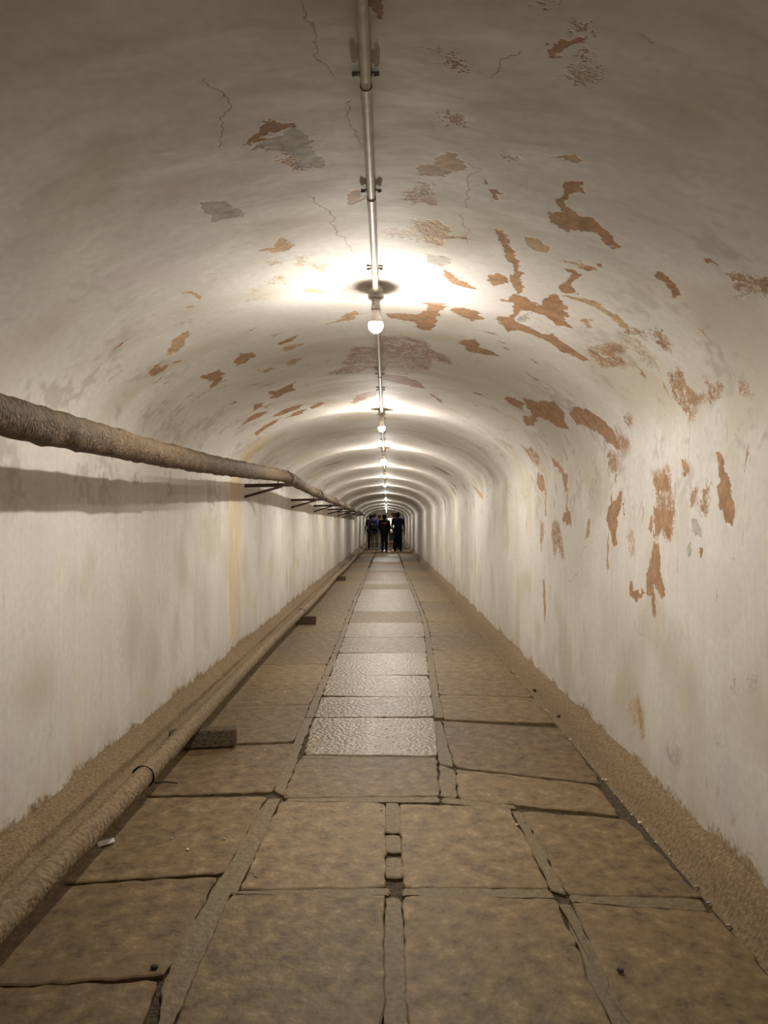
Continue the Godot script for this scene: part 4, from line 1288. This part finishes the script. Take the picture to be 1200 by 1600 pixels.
func build_litter() -> void:
	var dark := mat(Color8(46, 38, 30), 0.8)
	var grey := mat(Color8(160, 146, 120), 0.85)
	var white := mat(Color8(214, 204, 184), 0.85)
	var i := 0
	for q in [[1.062, 5.34, 0.020, "dark pebble on the right curb, the farther of two"], [1.075, 4.62, 0.019, "dark pebble on the right curb, the nearer of two"], [0.635, 2.03, 0.013, "dark stone chip on the near right flagstone"], [-0.64, 2.04, 0.014, "dark stone chip on the near left flagstone"]]:
		var t := obj("pebble", pebble_mesh(Vector3(q[2], q[2] * 0.5, q[2] * 0.8) * 0.8, 60 + i), dark)
		tag(t, q[3], "pebble")
		t.position = Vector3(q[0], 0.02 if q[0] > 1.0 else 0.002, -q[1])
		i += 1
	for k in 34:
		var d := rng.randf_range(2.2, 6.5)
		var s := rng.randf_range(0.003, 0.008)
		var t := obj("plaster_chip", pebble_mesh(Vector3(s * 1.3, s * 0.6, s), 80 + k % 5), white if k % 2 else grey)
		tag(t, "small pale plaster chip lying in the gutter along the right curb", "chip", "plaster chips in the right gutter")
		t.position = Vector3(1.045 + rng.randf_range(-0.012, 0.008), -0.008, -d)
	for k in 30:
		var d := rng.randf_range(1.9, 5.5)
		var s := rng.randf_range(0.003, 0.006)
		var t := obj("grit_chip", pebble_mesh(Vector3(s * 1.2, s * 0.5, s), 80 + k % 5), white if k % 3 == 0 else grey)
		tag(t, "tiny pale chip of grit lying on the flagstones", "chip", "grit chips on the flagstones")
		t.position = Vector3(rng.randf_range(-0.95, 0.98), 0.001, -d)
	var paper := obj("paper_scrap", box_mesh(Vector3(0.06, 0.003, 0.045), 0.001, 0.004), mat(Color8(196, 194, 186), 0.8))
	tag(paper, "small white scrap of paper under the floor pipe near the front", "paper")
	paper.position = Vector3(-1.075, 0.006, -2.83)
	paper.rotation = Vector3(0, 0.5, 0.12)
	var twig := obj("twig", tube([V(-1.09, 0.012, -3.46), V(-1.04, 0.010, -3.48), V(-0.985, 0.009, -3.47)], 0.004, 8), dark)
	tag(twig, "short dark twig poking out from under the floor pipe", "twig")

func make_materials() -> void:
	var relief := noise_tex(1024, 301, 0.035, 7, [Color.BLACK, Color.WHITE])
	var pits := noise_tex(1024, 302, 0.045, 6, [Color.BLACK, Color.WHITE])
	M.flags = []
	M.worn = []
	M.scuffed = []
	var tones := [[Color8(60, 46, 29), Color8(100, 81, 54), Color8(118, 98, 68), Color8(156, 135, 102)], [Color8(56, 43, 27), Color8(96, 77, 51), Color8(113, 93, 64), Color8(150, 129, 97)], [Color8(64, 50, 32), Color8(105, 86, 58), Color8(122, 102, 71), Color8(160, 139, 105)]]
	for i in 3:
		var m := noisy(noise_tex(1024, 310 + i, 0.013, 9, tones[i], FastNoiseLite.TYPE_SIMPLEX_SMOOTH, 0.68), 0.8, 0.5, relief, 0.2)
		m.uv1_offset = Vector3(i * 0.31, 0, i * 0.17)
		m.roughness = 0.6
		m.metallic_specular = 0.4
		M.flags.append(m)
		var w: StandardMaterial3D = m.duplicate()
		w.roughness = 0.38
		w.heightmap_scale = 0.6
		w.metallic_specular = 0.44
		M.worn.append(w)
		var sc: StandardMaterial3D = w.duplicate()
		sc.roughness = 0.47
		M.scuffed.append(sc)
	M.mortar = noisy(noise_tex(1024, 320, 0.03, 7, [Color8(66, 53, 34), Color8(100, 83, 55), Color8(108, 91, 62), Color8(136, 117, 84)]), 1.0, 0.65, relief, 0.25)
	M.bed = noisy(noise_tex(512, 321, 0.03, 4, [Color8(50, 40, 27), Color8(92, 76, 52)]), 1.5, 0.9, relief, 0.8)
	M.cement = noisy(noise_tex(1024, 322, 0.03, 8, [Color8(84, 67, 45), Color8(122, 102, 74), Color8(164, 143, 112)]), 1.7, 0.9, pits, 0.3)
	M.lagging = noisy(noise_tex(1024, 323, 0.02, 8, [Color8(38, 29, 19), Color8(90, 72, 49), Color8(108, 87, 60), Color8(170, 148, 116)]), 1.6, 0.75, pits, 0.7)
	M.band = noisy(noise_tex(256, 324, 0.04, 4, [Color8(120, 92, 66), Color8(200, 184, 156)]), 3.0, 0.7)
	M.floor_pipe = noisy(noise_tex(1024, 325, 0.025, 8, [Color8(60, 47, 31), Color8(118, 98, 70), Color8(162, 140, 106)]), 1.4, 0.8, pits, 0.5)
	M.timber = noisy(noise_tex(512, 326, 0.03, 5, [Color8(44, 36, 28), Color8(96, 80, 60), Color8(122, 104, 80)]), 3.0, 0.85, pits, 0.8)
	M.iron = noisy(noise_tex(256, 327, 0.04, 4, [Color8(40, 28, 20), Color8(78, 56, 38)]), 4.0, 0.75)
	M.conduit = noisy(noise_tex(256, 328, 0.03, 4, [Color8(170, 158, 140), Color8(206, 196, 180)]), 3.0, 0.5)
	M.clip = mat(Color8(112, 98, 84), 0.7)
	M.holder = mat(Color8(176, 168, 154), 0.45)
	M.bulb_neck = mat(Color8(214, 206, 194), 0.4)
	M.plain = mat(Color8(208, 200, 186), 0.8)
	var b := mat(Color8(255, 250, 238), 0.3)
	b.emission_enabled = true
	b.emission = Color(1.0, 0.95, 0.84)
	b.emission_energy_multiplier = 4.0
	M.bulb = b
